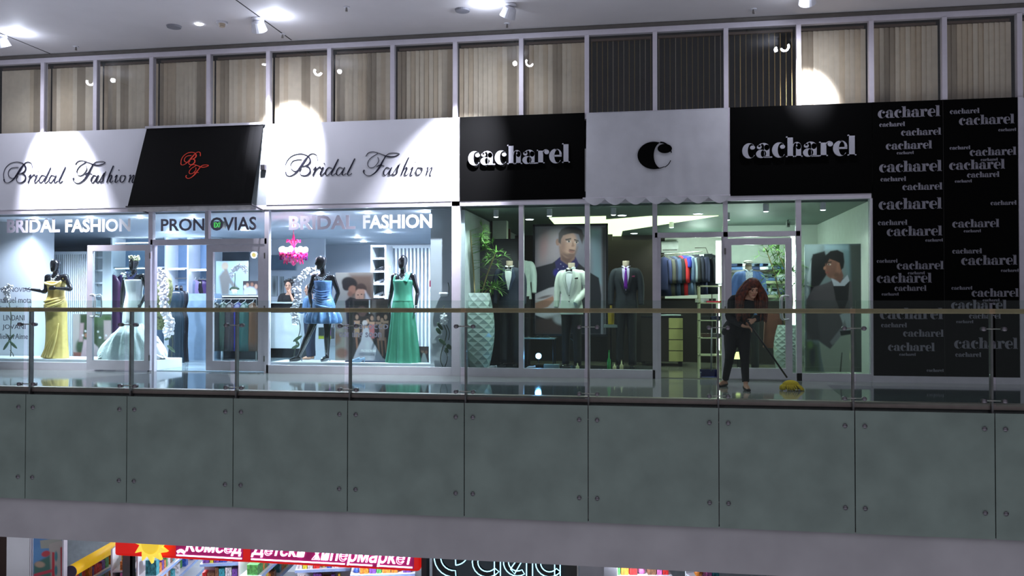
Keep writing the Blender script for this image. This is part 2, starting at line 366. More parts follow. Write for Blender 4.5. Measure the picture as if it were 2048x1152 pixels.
# rough script letters drawn as pen strokes; numbers are pixels of a 4.115x enlargement from (520, 200)
def spx(p): return 520+p[0]/4.115, 200+p[1]/4.115
SC = {
 'B': [[(208,590,11),(210,604,9),(222,618,3),(250,620,3),(292,594,9),(330,546,15),(366,492,15),(393,458,6),(412,442,3),(438,438,3),(462,455,3),(471,500,3)],
       [(208,592,3),(203,545,3),(222,492,3),(268,452,3),(330,439,4),(385,455,7),(409,492,14),(398,522,11),(368,538,4),(335,545,2)],
       [(365,538,3),(400,553,11),(407,590,14),(376,617,7),(336,614,3),(322,588,2),(338,560,2)], [(330,545,2),(292,583,2),(252,562,2),(250,522,2),(280,492,3),(340,486,2)]],
 'r': [[(432,572,2),(455,548,4),(452,572,11),(430,620,10)],[(438,598,2),(470,560,4),(490,549,8),(496,563,5)]],
 'i': [[(498,570,2),(516,552,8),(492,606,10),(502,618,3),(528,594,2)],[(524,524,11),(527,519,8)]],
 'd': [[(592,562,3),(562,553,4),(538,582,9),(536,610,8),(558,614,3),(594,568,2)],[(641,484,8),(602,565,12),(582,610,8),(598,617,2),(618,600,2)]],
 'a': [[(680,562,3),(650,553,4),(628,582,9),(626,610,8),(648,614,3),(684,568,2)],[(693,552,6),(672,604,11),(684,617,3),(706,600,2)]],
 'l': [[(777,480,8),(738,560,12),(716,606,9),(728,618,3),(752,600,2)]],
 'F': [[(868,462,2),(888,434,2),(930,424,3),(985,440,4),(1050,464,9),(1105,462,7),(1145,444,3),(1120,434,2),(1060,438,3),(1020,470,4)],
       [(1035,455,3),(1008,500,11),(978,556,15),(940,600,9),(896,622,3),(860,610,4),(848,588,9),(856,574,11)],
       [(966,438,2),(905,478,2),(882,520,2),(895,552,2),(935,550,2),(972,505,2),(966,468,2)],[(955,548,3),(985,534,7),(1022,542,3)]],
 'A': [[(1066,562,3),(1040,553,4),(1018,582,9),(1016,610,8),(1036,614,3),(1070,568,2)],[(1082,552,6),(1060,604,11),(1072,617,3),(1094,600,2)]],
 's': [[(1094,600,2),(1138,532,4),(1128,570,9),(1122,604,8),(1098,616,4),(1090,604,5)],[(1135,560,2),(1150,520,2)]],
 'h': [[(1222,470,8),(1186,550,10),(1160,618,8)],[(1172,590,2),(1200,552,4),(1206,566,10),(1190,606,9),(1202,617,3),(1222,600,2)]],
 'I': [[(1236,572,2),(1256,552,8),(1238,606,9),(1248,618,3),(1270,594,2)],[(1272,512,9),(1276,506,7)]],
 'o': [[(1318,555,3),(1294,558,4),(1282,590,8),(1292,614,5),(1316,606,6),(1332,572,7),(1318,555,3),(1338,560,2)]],
 'n': [[(1368,562,2),(1382,552,5),(1366,616,9)],[(1374,596,2),(1408,552,4),(1412,566,8),(1396,606,8),(1408,617,3),(1444,540,3)]]}
M_SCR = mat('dark polished metal letters', (84, 84, 104), .25, metal=.9, var=.02)
YS = -.10
def letters(parent, dx=0, keys='BridalFAshIon', fx=None, y0=-.084, y1=-.071, m=None, w=1.):
    for k in keys:
        b = B()
        for st in SC[{'i': 'i', 'a': 'a', 's': 's', 'h': 'h', 'o': 'o', 'n': 'n', 'l': 'l', 'd': 'd', 'r': 'r'}.get(k, k)]:
            q = []
            for x, y, ww in st:
                px, py = spx((x, y)); 
                if fx: X, Z = fx(x, y); sw = fx.s
                else: X, Z = at(px, py, YS); sw = 1/4.115/121.
                q.append((X+dx, Z, max(ww*w, 3.2 if not fx else ww*w)*sw))
            b.stroke(q, y0, y1)
        b.build('letter', m or M_SCR, parent)
letters(s_br)
letters(s_bl, ax(5, YS, 350)-ax(569, YS, 335))
# canopy (black, projecting) over the bridal door
M_CANV = mat('black canvas', (6, 6, 7), .8, var=.05, scale=20, spec=.15); M_VAL = mat('pale grey valance cloth', (190, 188, 190), .8, var=.06, scale=12)
YP = -.62; ca0 = ax(299, 0, 258); ca1 = ax(531, 0, 252); cz0 = az(378, 411, YP); cx0 = ax(255, YP, 410); cx1 = ax(502, YP, 405); 
cn = thing('door_canopy', ((ca0+ca1)/2, -.05, cz0), 'black sloping canvas canopy with red script monogram over the bridal shop door', 'canopy')
n = 28; b = B(); vs = []
for j in range(9):
    t = j/8
    for i in range(n+1):
        u = i/n; x = ca0+(ca1-ca0)*u*(1-t)+ (cx0-ca0)*t + (cx1-cx0)*u*t - 0; x = (ca0+(ca1-ca0)*u)*(1-t)+(cx0+(cx1-cx0)*u)*t
        vs.append((x, -.075+(YP+.075)*t+(.012*math.sin(u*75)*(max(0, u-.72)/.28)), ZL+.02+(cz0-ZL-.02)*t))
b.add(vs, [(j*(n+1)+i, (j+1)*(n+1)+i, (j+1)*(n+1)+i+1, j*(n+1)+i+1) for j in range(8) for i in range(n)])
b.add([(x, y+.012, z-.004) for x, y, z in vs], [(j*(n+1)+i, j*(n+1)+i+1, (j+1)*(n+1)+i+1, (j+1)*(n+1)+i) for j in range(8) for i in range(n)])
b.build('canvas', M_CANV, cn)
b = B(); vs = []
for j in range(3):
    for i in range(61):
        u = i/60; vs.append((cx0+(cx1-cx0)*u, YP+.004+.012*math.sin(u*31)*j/2, cz0-.085*j/2-.012*abs(math.sin(u*19))*(j == 2)))
b.add(vs, [(j*61+i, (j+1)*61+i, (j+1)*61+i+1, j*61+i+1) for j in range(2) for i in range(60)])
b.build('valance', M_VAL, cn)
M_ROD = mat('dark canopy rod', (60, 58, 62), .4, metal=.8)
b = B().cyl((cx0-.03, YP, cz0), (cx1+.02, YP, cz0), .012); b.build('front_bar', M_ROD, cn)
for xa, xb in ((cx0, ca0+.02), (cx1, ca1)): B().cyl((xa, YP, cz0), (xb, -.06, cz0-.05), .014).build('side_rod', M_ROD, cn)
B().box(ca0-.02, ca1+.03, -.11, -.06, ZL-.01, ZL+.03).build('top_bar', mat('pale canopy bar', (190, 188, 196), .5), cn)
B().box(ca1-.03, ca1+.05, -.13, -.05, az(530, 335)-.06, az(530, 335)+.03).build('bracket', M_ROD, cn)
class FX:
    def __init__(s, s0, x, z, ox, oy): s.s = s0; s.x = x; s.z = z; s.ox = ox; s.oy = oy
    def __call__(s, x, y): return s.x+(x-s.ox)*s.s, s.z-(y-s.oy)*s.s
M_RED = mat('red embroidered thread', (226, 62, 36), .5, emit=.0)
def slope_y(z): return -.075+(YP+.075)*(ZL+.02-z)/(ZL+.02-cz0)
b = B(); mx_, mz_ = at(362, 314, -.33)
for key, ox, oy, x, z, s in (('B', 203, 438, mx_, mz_+.09, .00128), ('F', 846, 424, *at(378, 330, -.33), .00128)):
    for st in SC[key]: b.stroke([(x+(p[0]-ox)*s, z-(p[1]-oy)*s, max(p[2], 7)*s*1.3) for p in st], 0, .006)
b.v = [(x, slope_y(z)-.008+y, z) for x, y, z in b.v]
b.build('monogram', M_RED, cn)
# white awning over the menswear door
M_AWN = mat('off white awning cloth', (198, 198, 204), .85, var=.03, scale=3)
YA = -.24; wa0 = ax(1173, -.07, 300); wa1 = ax(1456, -.07, 300); wz0 = az(1310, 394, YA)
wn = thing('door_awning', ((wa0+wa1)/2, -.06, wz0), 'off-white cloth awning with large black letter and scalloped edge over the menswear door', 'awning')
def awn(u, t):
    wr = .012*t*math.exp(-((u-.6)/.22)**2)*(math.sin((u-.6)*60*(1.3-t*.5))) ; sag = .01*math.sin(t*PI)*math.sin(u*PI)
    return (wa0+(wa1-wa0)*u, -.085+(YA+.085)*t-wr+sag, ZL-.02+(wz0-ZL+.02)*t)
n = 70; m_ = 16; b = B(); vs = [awn(i/n, j/m_) for j in range(m_+1) for i in range(n+1)]
b.add(vs, [(j*(n+1)+i, (j+1)*(n+1)+i, (j+1)*(n+1)+i+1, j*(n+1)+i+1) for j in range(m_) for i in range(n)])
b.add([(x, y+.02, z) for x, y, z in vs], [(j*(n+1)+i, j*(n+1)+i+1, (j+1)*(n+1)+i+1, (j+1)*(n+1)+i) for j in range(m_) for i in range(n)])
b.build('cloth', M_AWN, wn, True)
b = B(); n = 112; vs = []
for j in range(4):
    for i in range(n+1):
        u = i/n; t = j/3; drop = (.03+.10*abs(math.sin(u*PI*7)))*t
        vs.append((wa0-.02+(wa1-wa0+.03)*u, YA-.012-.02*math.sin(u*44)*t-.03*t*abs(math.sin(u*PI*7)), wz0+.01-drop))
b.add(vs, [(j*(n+1)+i, (j+1)*(n+1)+i, (j+1)*(n+1)+i+1, j*(n+1)+i+1) for j in range(3) for i in range(n)])
b.build('scalloped_valance', M_AWN, wn, True)
B().cyl((wa0-.05, YA, wz0), (wa1+.02, YA, wz0), .014).build('front_bar', M_FRAME, wn)
# heavy bodoni letters built from crescents, slabs and balls (unit = x height)
def arc(cx, cy, rx, ry, a0, a1, n=20): return [(cx+rx*math.cos(math.radians(a0+(a1-a0)*i/n)), cy+ry*math.sin(math.radians(a0+(a1-a0)*i/n))) for i in range(n+1)]
def cres(o, i_, a0, a1): return arc(*o, a0, a1)+arc(*i_, a1, a0)
def rect(a, b_, c, d): return [(a, c), (b_, c), (b_, d), (a, d)]
GL = {
 'c': ([cres((.47,.5,.47,.53), (.62,.5,.24,.485), 48, 322), arc(.70,.72,.17,.14,0,345)], .93),
 'a': ([cres((.34,.27,.34,.29), (.45,.28,.13,.24), 0, 360), rect(.55,.90,.03,.72), cres((.50,.68,.40,.34), (.42,.64,.14,.33), 0, 165), arc(.22,.74,.16,.14,0,345), rect(.55,1.08,-.01,.07), arc(.72,.70,.18,.2,0,345)], 1.07),
 'h': ([rect(.10,.46,0,1.42), rect(0,.46,1.34,1.42), rect(0,.54,0,.07), rect(.66,1.0,0,.72), cres((.72,.66,.30,.36), (.62,.62,.14,.34), -5, 168), arc(.83,.72,.17,.22,0,345), rect(.58,1.10,0,.07)], 1.12),
 'r': ([rect(.10,.46,0,.99), rect(0,.46,.92,.99), rect(0,.56,0,.07), arc(.72,.82,.18,.17,0,345), cres((.66,.76,.24,.26), (.66,.72,.2,.25), 60, 180)], .90),
 'e': ([cres((.47,.5,.47,.53), (.62,.5,.24,.485), 48, 322), cres((.52,.62,.40,.41), (.56,.62,.20,.36), -10, 110), rect(.36,.92,.46,.585)], .95),
 'l': ([rect(.10,.46,0,1.42), rect(0,.46,1.34,1.42), rect(0,.56,0,.07)], .56)}
WORD = 'cacharel'; WADV = sum(GL[c][1] for c in WORD)
def glyph(b, ch, x, z, s, y0, y1):
    for p in GL[ch][0]: b.prism([(x+u*s, z+v*s) for u, v in p], y0, y1)
M_SIL = mat('brushed silver letters', (196, 196, 206), .3, metal=.35, var=.02)
def big_word(parent, px0, px1, pyb, Y):
    x0, z = at(px0, pyb, Y); x1 = ax(px1, Y, pyb); s = (x1-x0)/WADV; x = x0
    for ch in WORD:
        b = B(); glyph(b, ch, x, z, s, Y-.03, Y); b.build('letter', M_SIL, parent); x += GL[ch][1]*s
big_word(s_k1, 937, 1140, 331, -.09); big_word(s_k2, 1484, 1712, 317, -.09)
# the wall of small words: one word mesh, linked copies
M_PRT = mat('grey printed letters', (132, 130, 140), .6, var=.02)
x = 0; b = B()
for ch in WORD: glyph(b, ch, x, 0, 1, 0, .012); x += GL[ch][1]
wme = b.mesh('word', M_PRT, False, (0, 0, 0))
wl = [(137,615,140),(148,345,207),(315,622,275),(198,553,382),(282,412,418),(147,628,556),(157,353,626),(325,632,693),(143,628,842),(137,363,962),(205,630,1045),(502,636,1088),
 (690,917,108),(760,1185,193),(1062,1198,241),(688,846,382),(842,1200,430),(926,1057,470),(684,1112,537),(822,1070,596),(728,858,635),(1002,1202,808),(708,1069,980),(796,928,1017)]
wl2 = [(120,270,164),(264,602,212),(344,466,248),(120,516,308),(248,478,366),(156,278,400),(143,597,568),(152,337,628),(310,602,695),(202,538,797),(283,401,833),(480,602,948),
 (664,877,98),(728,1130,180),(1014,1142,230),(658,808,358),(803,1142,408),(883,1004,443),(656,1056,500),(785,1013,565),(693,815,598),(678,1135,780),(686,872,840)]
for a0, a1, yb in [(1720+p/3.84, 1720+q/3.84, 200+r/3.84) for p, q, r in wl]+[(1720+p/3.6, 1720+q/3.6, 480+r/3.6) for p, q, r in wl2]:
    x0, z = at(a0, yb, -.08); x1 = ax(a1, -.08, yb); s = (x1-x0)/WADV
    o = bpy.data.objects.new('lettering', wme); COL.objects.link(o); o.parent = s_tall; q = ORG[s_tall.name]
    o.location = (x0-q[0], -.088-q[1], z-q[2]); o.scale = (s, .8, s)
# the single big letter on the white awning
b = B()
def Cz(px, py): return at(px, py, -.17)
o_ = (1308, 311, 33, 28); i_ = (1325, 311, 17.5, 27)
def carc(c, a0, a1, n=26): return [Cz(c[0]+c[2]*math.cos(math.radians(a0+(a1-a0)*k/n)), c[1]-c[3]*math.sin(math.radians(a0+(a1-a0)*k/n))) for k in range(n+1)]
b.prism(carc(o_, 70, 290)+carc(i_, 268, 92), 0, .006)
b.prism(carc((1322, 310, 22, 27), -70, -25)+carc((1322, 310, 20.5, 25.5), -25, -70), 0, .006)
b.prism(carc((1322, 310, 22, 27), 10, 95)+carc((1322, 310, 20, 24), 95, 10), 0, .006)
b.prism(carc((1310, 311, 36, 27.6), 275, 302)+carc((1310, 311, 35, 26), 302, 275), 0, .006)
b.prism(carc((1329.5, 297, 14.5, 9.5), 0, 350), 0, .006)
b.v = [(x, -.085+(YA+.085)*(ZL-.02-z)/(ZL-.02-wz0)-.016+y, z) for x, y, z in b.v]
b.build('letter', M_BLACK, wn)
# ---------------------------------------------------------------- doors
M_HAND = mat('white handle', (205, 205, 208), .3)
def door(n, x0, x1, y, zt, hx=None, z0=.03, w=.105, hz=(.85, 1.25)):
    b = B(); b.box(x0, x0+w, y-.03, y+.03, z0, zt); b.box(x1-w, x1, y-.03, y+.03, z0, zt); b.box(x0+w, x1-w, y-.03, y+.03, z0, z0+.17); b.box(x0+w, x1-w, y-.03, y+.03, zt-w, zt)
    o = struct(b.build('door_%d' % n, M_FRAME)); B().box(x0+w, x1-w, y-.006, y+.006, z0+.17, zt-w).build('pane', M_GLASS, o)
    if hx is not None:
        s = 1 if hx > (x0+x1)/2 else -1; hx2 = hx-s*.09
        for yy in (-.09, .09): B().tube([(hx, y, hz[0]), (hx, y+yy, hz[0]), (hx2, y+yy, hz[0]+.02), (hx2, y+yy, hz[1]-.02), (hx, y+yy, hz[1]), (hx, y, hz[1])], .014, 8, sm=3).build('door_handle', M_HAND, o, True)
    for zz in (.25, zt*.5, zt-.2): B().cyl((x1-.0 if hx is None or hx < (x0+x1)/2 else x0, y-.04, zz-.05), (x1-.0 if hx is None or hx < (x0+x1)/2 else x0, y-.04, zz+.05), .014).build('hinge', M_STEEL, o)
    return o
zd = az(240, 490, -.15)
door(1, ax(176, -.15), ax(302, -.15), -.15, zd, ax(187, -.15), hz=(.98, 1.36))
door(2, ax(414, 0), ax(531, 0), -.0, zt1-.055, None, w=.125)
zd2 = az(1510, 477, -.12)
door(3, ax(1450, -.12), ax(1584, -.12), -.12, zd2, ax(1575, -.12), z0=.03, w=.10, hz=(.97, 1.33))
# frame around the two doorways
trim(X0(308)-.02, X0(308)+.03, -.03, .05, 0, zt1); trim(X0(1318)-.03, X0(1318)+.03, -.03, .05, 0, zt2); trim(X0(1446)-.02, X0(1446)+.02, -.03, .05, 0, zt2)
# dark granite inlays in the walkway
def inlay(pts, m=None):
    global nt; q = [floor_at(*p) for p in pts]; b = B(); k = len(q)
    b.add([(x, y, .0015) for x, y in q]+[(x, y, -.002) for x, y in q], [tuple(range(k)) if sum(q[i][0]*q[(i+1)%k][1]-q[(i+1)%k][0]*q[i][1] for i in range(k)) > 0 else tuple(range(k))[::-1]])
    o = struct(b.build('trim_%d' % nt, m or M_DARKF)); nt += 1
inlay([(0, 771), (60, 765), (290, 747), (455, 747), (472, 781), (300, 778), (0, 774)])
inlay([(690, 762), (1175, 765), (1175, 798), (640, 786)])
inlay([(1655, 770), (2048, 776), (2048, 811), (1700, 806)])
# ---------------------------------------------------------------- shop rooms
YW = 8.6
M_BW = mat('cool white shop wall', (188, 192, 200), .55, var=.02, scale=2); M_BF = mat('pale blue grey shop floor', (150, 168, 178), .12, var=.03)
M_MB = mat('dark espresso wall panel', (34, 27, 23), .4, var=.06, scale=3); M_MG = mat('pale green white wall', (206, 214, 204), .6, var=.02)
M_MF = mat('olive stone tile', (110, 110, 98), .1, var=.06, scale=5)
zc1 = 2.82
struct(B().box(-18, XB, .08, YW, zc1, zc1+.25).build('ceiling_bridal', M_BW)); struct(B().box(-18, XB, YW, YW+.1, 0, 3.1).build('wall_bridal_back', M_BW))
struct(B().box(-18.1, -18, .06, YW, 0, 3.1).build('wall_bridal_left', M_BW)); struct(B().box(XB-.03, XB+.03, .06, YW, 0, 3.1).build('wall_party', M_BW))
struct(B().box(-18, XB-.03, .06, YW, .0, .012).build('floor_bridal', M_BF))
XM = X0(1742)
struct(B().box(XB+.03, XM+.8, .08, 6.6, zc1, zc1+.25).build('ceiling_menswear', mat('pale sage ceiling', (86, 102, 94), .6, var=.02)))
struct(B().box(XB+.03, ax(1330, 6.5), 6.5, 6.6, 0, 3.1).build('wall_menswear_back', M_MB)); struct(B().box(ax(1330, 6.5), XM+2.4, 6.5, 6.6, 0, 3.1).build('wall_menswear_far', M_MG))
struct(B().box(XM-.02, XM+.08, .06, 6.6, 0, 3.1).build('wall_menswear_right', M_MG)); struct(B().box(XB+.03, XM, .06, 6.6, 0, .012).build('floor_menswear', M_MF))
struct(B().box(XB+.03, XB+.13, .06, 6.6, .012, 2.8).build('wall_menswear_left', mat('pale grey wall', (170, 180, 180), .6)))
# white wall returns inside the bridal windows
struct(B().box(ax(868, .4), XB-.04, .17, .6, .012, zc1).build('wall_bridal_right', M_BW))
struct(B().box(-18, ax(64, .98), .97, 1.6, .012, zc1).build('wall_bridal_return', M_BW))
# ---------------------------------------------------------------- balustrade and slab edge
ZH = 1.131; ZGT = 1.262; ZGB = -1.58; ZSB = -2.14
struct(B().box(-26, 22, YR+.03, YR+.3, ZSB-.02, ZGB+.02).build('trim_80', M_SLAB)); struct(B().box(-26, 22, YR-.02, YR+.03, ZSB-.02, ZGB).build('trim_81', M_SLAB))
struct(B().box(-26, 22, YR+.06, YR+.3, ZGB, -.02).build('wall_slab_edge', mat('grey green slab face', (92, 98, 96), .8)))
struct(B().box(-26, 22, YR+.02, YR+.16, -.055, .012).build('trim_82', mat('worn metal nosing', (150, 136, 130), .35, metal=.6)))
PP = [-142, 61, 262, 473, 700, 931.5, 1177, 1436, 1705.5, 1983, 2270]; PX = [ax(p, YR, 700) for p in PP]
M_PLATE = mat('dull steel post', (120, 118, 118), .4, metal=.85, var=.06)
posn = ['cut off at the left edge', 'in front of the yellow gown', 'crossing the white wedding gown', 'in front of the closed bridal door leaf', 'between the blue mannequin and the wedding posters',
 'beside the tall white vase', 'in front of the white dinner jacket', 'behind the sweeping woman at her left', 'in front of the tall poster of a man', 'crossing the lettered black panel', 'beyond the right edge']
M_PLATE = mat('dull steel post', (120, 118, 118), .4, metal=.85, var=.06); M_CLD = mat('clamp steel', (110, 106, 110), .35, metal=.9)
bal = thing('glass_balustrade', (0, YR, ZGB), 'long glass balustrade with brownish handrail, steel posts and frosted lower panels along the walkway edge', 'balustrade')
B().box(PX[0], PX[-1], YR-.035, YR+.035, ZH-.03, ZH+.03).build('handrail', M_RAIL, bal, bevel=.012)
for i, x in enumerate(PX):
    if i == 0:
        p0 = B().box(x-.011, x+.011, YR-.02, YR+.055, ZGB+.03, ZH-.03).build('post', M_PLATE, bal); dx0 = x
        for z in (.92, .06, -.27, -1.27):
            B().cyl((x-.12, YR-.03, z), (x+.12, YR-.03, z), .008).build('clamp_arm', M_STEEL, p0)
            for s in (-1, 1): B().cyl((x+s*.115, YR-.098, z), (x+s*.115, YR-.028, z), .027, n=16).build('clamp_disc', M_CLD, p0, True)
    else: c = copy_tree(p0, (x-dx0, 0, 0), parent=bal)
for i in range(len(PX)-1):
    x0, x1 = PX[i]+.018, PX[i+1]-.05
    B().box(x0, x1, YR-.085, YR-.073, .0, ZGT).build('glass_panel', M_BGLASS, bal)
    B().box(PX[i]+.006, PX[i+1]-.006, YR-.085, YR-.073, ZGB, -.085).build('frosted_panel', M_FROST, bal)
# ---------------------------------------------------------------- ceiling fittings
M_LH = mat('matte white lamp body', (205, 205, 212), .5); M_LE = mat('lamp glow', (235, 240, 255), emit=40, var=0); M_GR = mat('grey grille', (120, 120, 128), .6)
def light(kind, name, loc, power, rgb=(225, 235, 255), size=.06, rot=None, spot=None, blend=.6, target=None):
    l = bpy.data.lights.new(name, kind); l.energy = power; l.color = lin(rgb); 
    if kind == 'AREA': l.size = size; 
    else: l.shadow_soft_size = size
    if kind == 'SPOT': l.spot_size = math.radians(spot); l.spot_blend = blend
    o = bpy.data.objects.new(name, l); COL.objects.link(o); o.location = loc
    if target is not None: o.rotation_euler = (Vector(target)-Vector(loc)).to_track_quat('-Z', 'Y').to_euler()
    elif rot: o.rotation_euler = rot
    return o
for px, py, lab in ((348, 52, 'flat grey ceiling disc left of the tiny bright downlight'), (925, 19, 'flat pale ceiling disc left of the tilted spotlight')):
    x, y = ceil_at(px, py); tag(B().cyl((x, y, ZC), (x, y, ZC-.03), .12, .11, 24).build('ceiling_speaker', M_GR, smooth=False), lab, 'speaker')
x, y = ceil_at(398, 48); tag(B().cyl((x, y, ZC), (x, y, ZC-.012), .05, n=16).build('downlight', M_LE), 'tiny bright recessed downlight between the ceiling disc and smoke detector', 'downlight')
x, y = ceil_at(444, 44); t = thing('smoke_detector', (x, y, ZC), 'beige round smoke detector left of the left ceiling spotlight', 'smoke detector'); B().cyl((x, y, ZC), (x, y, ZC-.03), .09, n=18).build('base', M_LH, t); B().cyl((x, y, ZC-.03), (x, y, ZC-.08), .055, .045, 18).build('sensor_head', mat('beige plastic', (176, 160, 140), .5), t)
for px, py, lab in ((152, 93, 'tiny sprinkler head at the left of the mall ceiling'), (693, 14, 'tiny sprinkler head near the top of the ceiling between the two spotlights'), (1014, 47, 'tiny sprinkler head just below the tilted spotlight'), (1507, 18, 'tiny sprinkler head at the right of the mall ceiling'), (565, 68, 'small white sprinkler head just right of the left spotlight')):
    x, y = ceil_at(px, py); t = thing('sprinkler', (x, y, ZC), lab, 'sprinkler', 'ceiling sprinkler heads'); B().cyl((x, y, ZC+.01), (x, y, ZC-.01), .05, n=14).build('escutcheon', M_LH, t); B().cyl((x, y, ZC-.01), (x, y, ZC-.07), .012, .02, 8).build('nozzle', M_STEEL, t)
# ================================================================ LAMPS THAT LIGHT THE FACADE (their reflections show in the upper glass)
SPOTS = [((183, 160), (130, 395), 8000, 44, .4), ((640, 142), (573, 275), 8000, 46, .35), ((1066, 122), (900, 370), 8000, 46, -.35), ((1566, 95), (1614, 175), 4500, 36, -.1)]
for i, (rf, tg, pw, an, gx) in enumerate(SPOTS):
    d = ray(*rf); k = (5.62-CZ)/d[2]; x, y = CX+d[0]*k, -(CY+d[1]*k)
    lab = ['round white ceiling spotlight at the far left edge of the ceiling', 'round white ceiling spotlight above the black canopy with a glow on its right', 'round white ceiling spotlight near the middle of the ceiling, glowing on its left', 'round white ceiling spotlight at the top edge above the right black sign'][i]
    t = thing('ceiling_spotlight', (x, y, ZC), lab, 'spotlight', 'facade spotlights above the walkway')
    X, Z = at(tg[0], tg[1], 0); c = Vector((x, y, ZC-.05)); dv = (Vector((X, 0, Z))-c).normalized()
    B().cyl((x, y, ZC), (x, y, ZC-.03), .10, n=20).build('base', M_LH, t, True)
    c0 = c-dv*.05+Vector((0, 0, -.03)); B().tube([c0, c0+dv*.02, c0+dv*.17, c0+dv*.172, c0+dv*.15], [.05, .095, .125, .115, .112], 20, cap=False).build('lamp_head', M_LH, t)
    B().cyl(c0-dv*.001, c0+dv*.004, .052, n=16).build('cap', M_LH, t); B().cyl(c0+dv*.150, c0+dv*.156, .112, n=18).build('lamp_lens', M_LE, t)
    light('SPOT', 'facade_beam', c0+dv*.18, pw*SPW, (238, 240, 255), .05, spot=an, blend=1.0, target=(X, 0, Z)); light('SPOT', 'facade_fill', c0+dv*.18, 260*SPW, (238, 240, 255), .08, spot=140, blend=1.0, target=(X, 0, Z-1)); light('POINT', 'ceiling_glow_fill', (x+gx, y-.1, ZC-.15), 9, size=.04)  # added fill: wide spot lifts the fascia, offset point imitates the ceiling glow
# ================================================================ FIGURES
M_MQ = mat('glossy black mannequin', (16, 15, 20), .12, var=0, spec=.8, coat=.6)
def limb(b, pts, rad, n=12, sm=4): b.tube(pts, rad, n, sm=sm)
def hand(b, w, d, palm_n, r=.0085, curl=.2, size=1.):
    # palm plus four unequal fingers and a thumb; d = pointing direction, palm_n = normal of the palm
    w = Vector(w); d = Vector(d).normalized(); pn = Vector(palm_n); pn = (pn-d*pn.dot(d)).normalized(); s = d.cross(pn)
    b.tube([w-d*.01, w+d*.03*size, w+d*.085*size], [(.022, .018), (.036*size, .016), (.034*size, .013)], 10, ref=pn, sm=2)
    for k, L in enumerate((.062, .072, .068, .052)):
        o = w+d*.075*size+s*((k-1.5)*.019*size); q = o+d*L*.5*size+pn*curl*.02; e = o+d*L*(1-.35*curl)*size+pn*curl*L*.8
        b.tube([o, q, e], [r, r*.9, r*.7], 7, sm=2)
    o = w+d*.02+s*-.028*size; b.tube([o, o+d*.03-s*.022, o+d*.062-s*.026+pn*.012], [r*1.25, r*1.1, r*.8], 7, sm=2)
def headshape(b, c, face, kind='egg', sc_=1.):
    # rings stacked along the head axis, face = unit vector
    f = Vector(face).normalized(); up = Vector((0, 0, 1)); up = (up-f*up.dot(f)).normalized(); s = up.cross(f)
    prof = [(-.118,.030,.035,.045),(-.105,.045,.052,.035),(-.08,.058,.068,.02),(-.045,.068,.082,.008),(0,.075,.094,0),(.04,.077,.098,-.004),(.075,.068,.088,-.006),(.1,.045,.06,-.004),(.115,.015,.02,0)]
    rings = []
    for z, rx, ry, off in prof:
        rings.append([Vector(c)+up*z*sc_+f*off*sc_+s*(rx*math.cos(a)*sc_)+f*(ry*math.sin(a)*sc_) for a in [2*PI*k/18 for k in range(18)]])
    b.ring_loft(rings)
    F = lambda a, u, h: Vector(c)+f*a*sc_+s*u*sc_+up*h*sc_
    if kind == 'egg': b.tube([F(.088, 0, .03), F(.104, 0, -.02), F(.094, 0, -.035)], [.008, .012, .008], 8, sm=2); return F
    b.tube([F(.085, 0, .025), F(.108, 0, -.018), F(.092, 0, -.03)], [.009, .013, .01], 8, sm=2)
    for q in (-1, 1):
        b.ell(F(-.005, q*.078, -.005), (.012, .016, .028), 8, 6); b.tube([F(.09, q*.012, .038), F(.082, q*.045, .036)], [.007, .006], 6); b.ell(F(.078, q*.035, -.02), .02, 8, 6)
    b.tube([F(.088, -.022, -.058), F(.097, 0, -.056), F(.088, .022, -.058)], [.006, .009, .006], 6, sm=2)
    b.ell(F(.075, 0, -.098), .022, 8, 6); return F
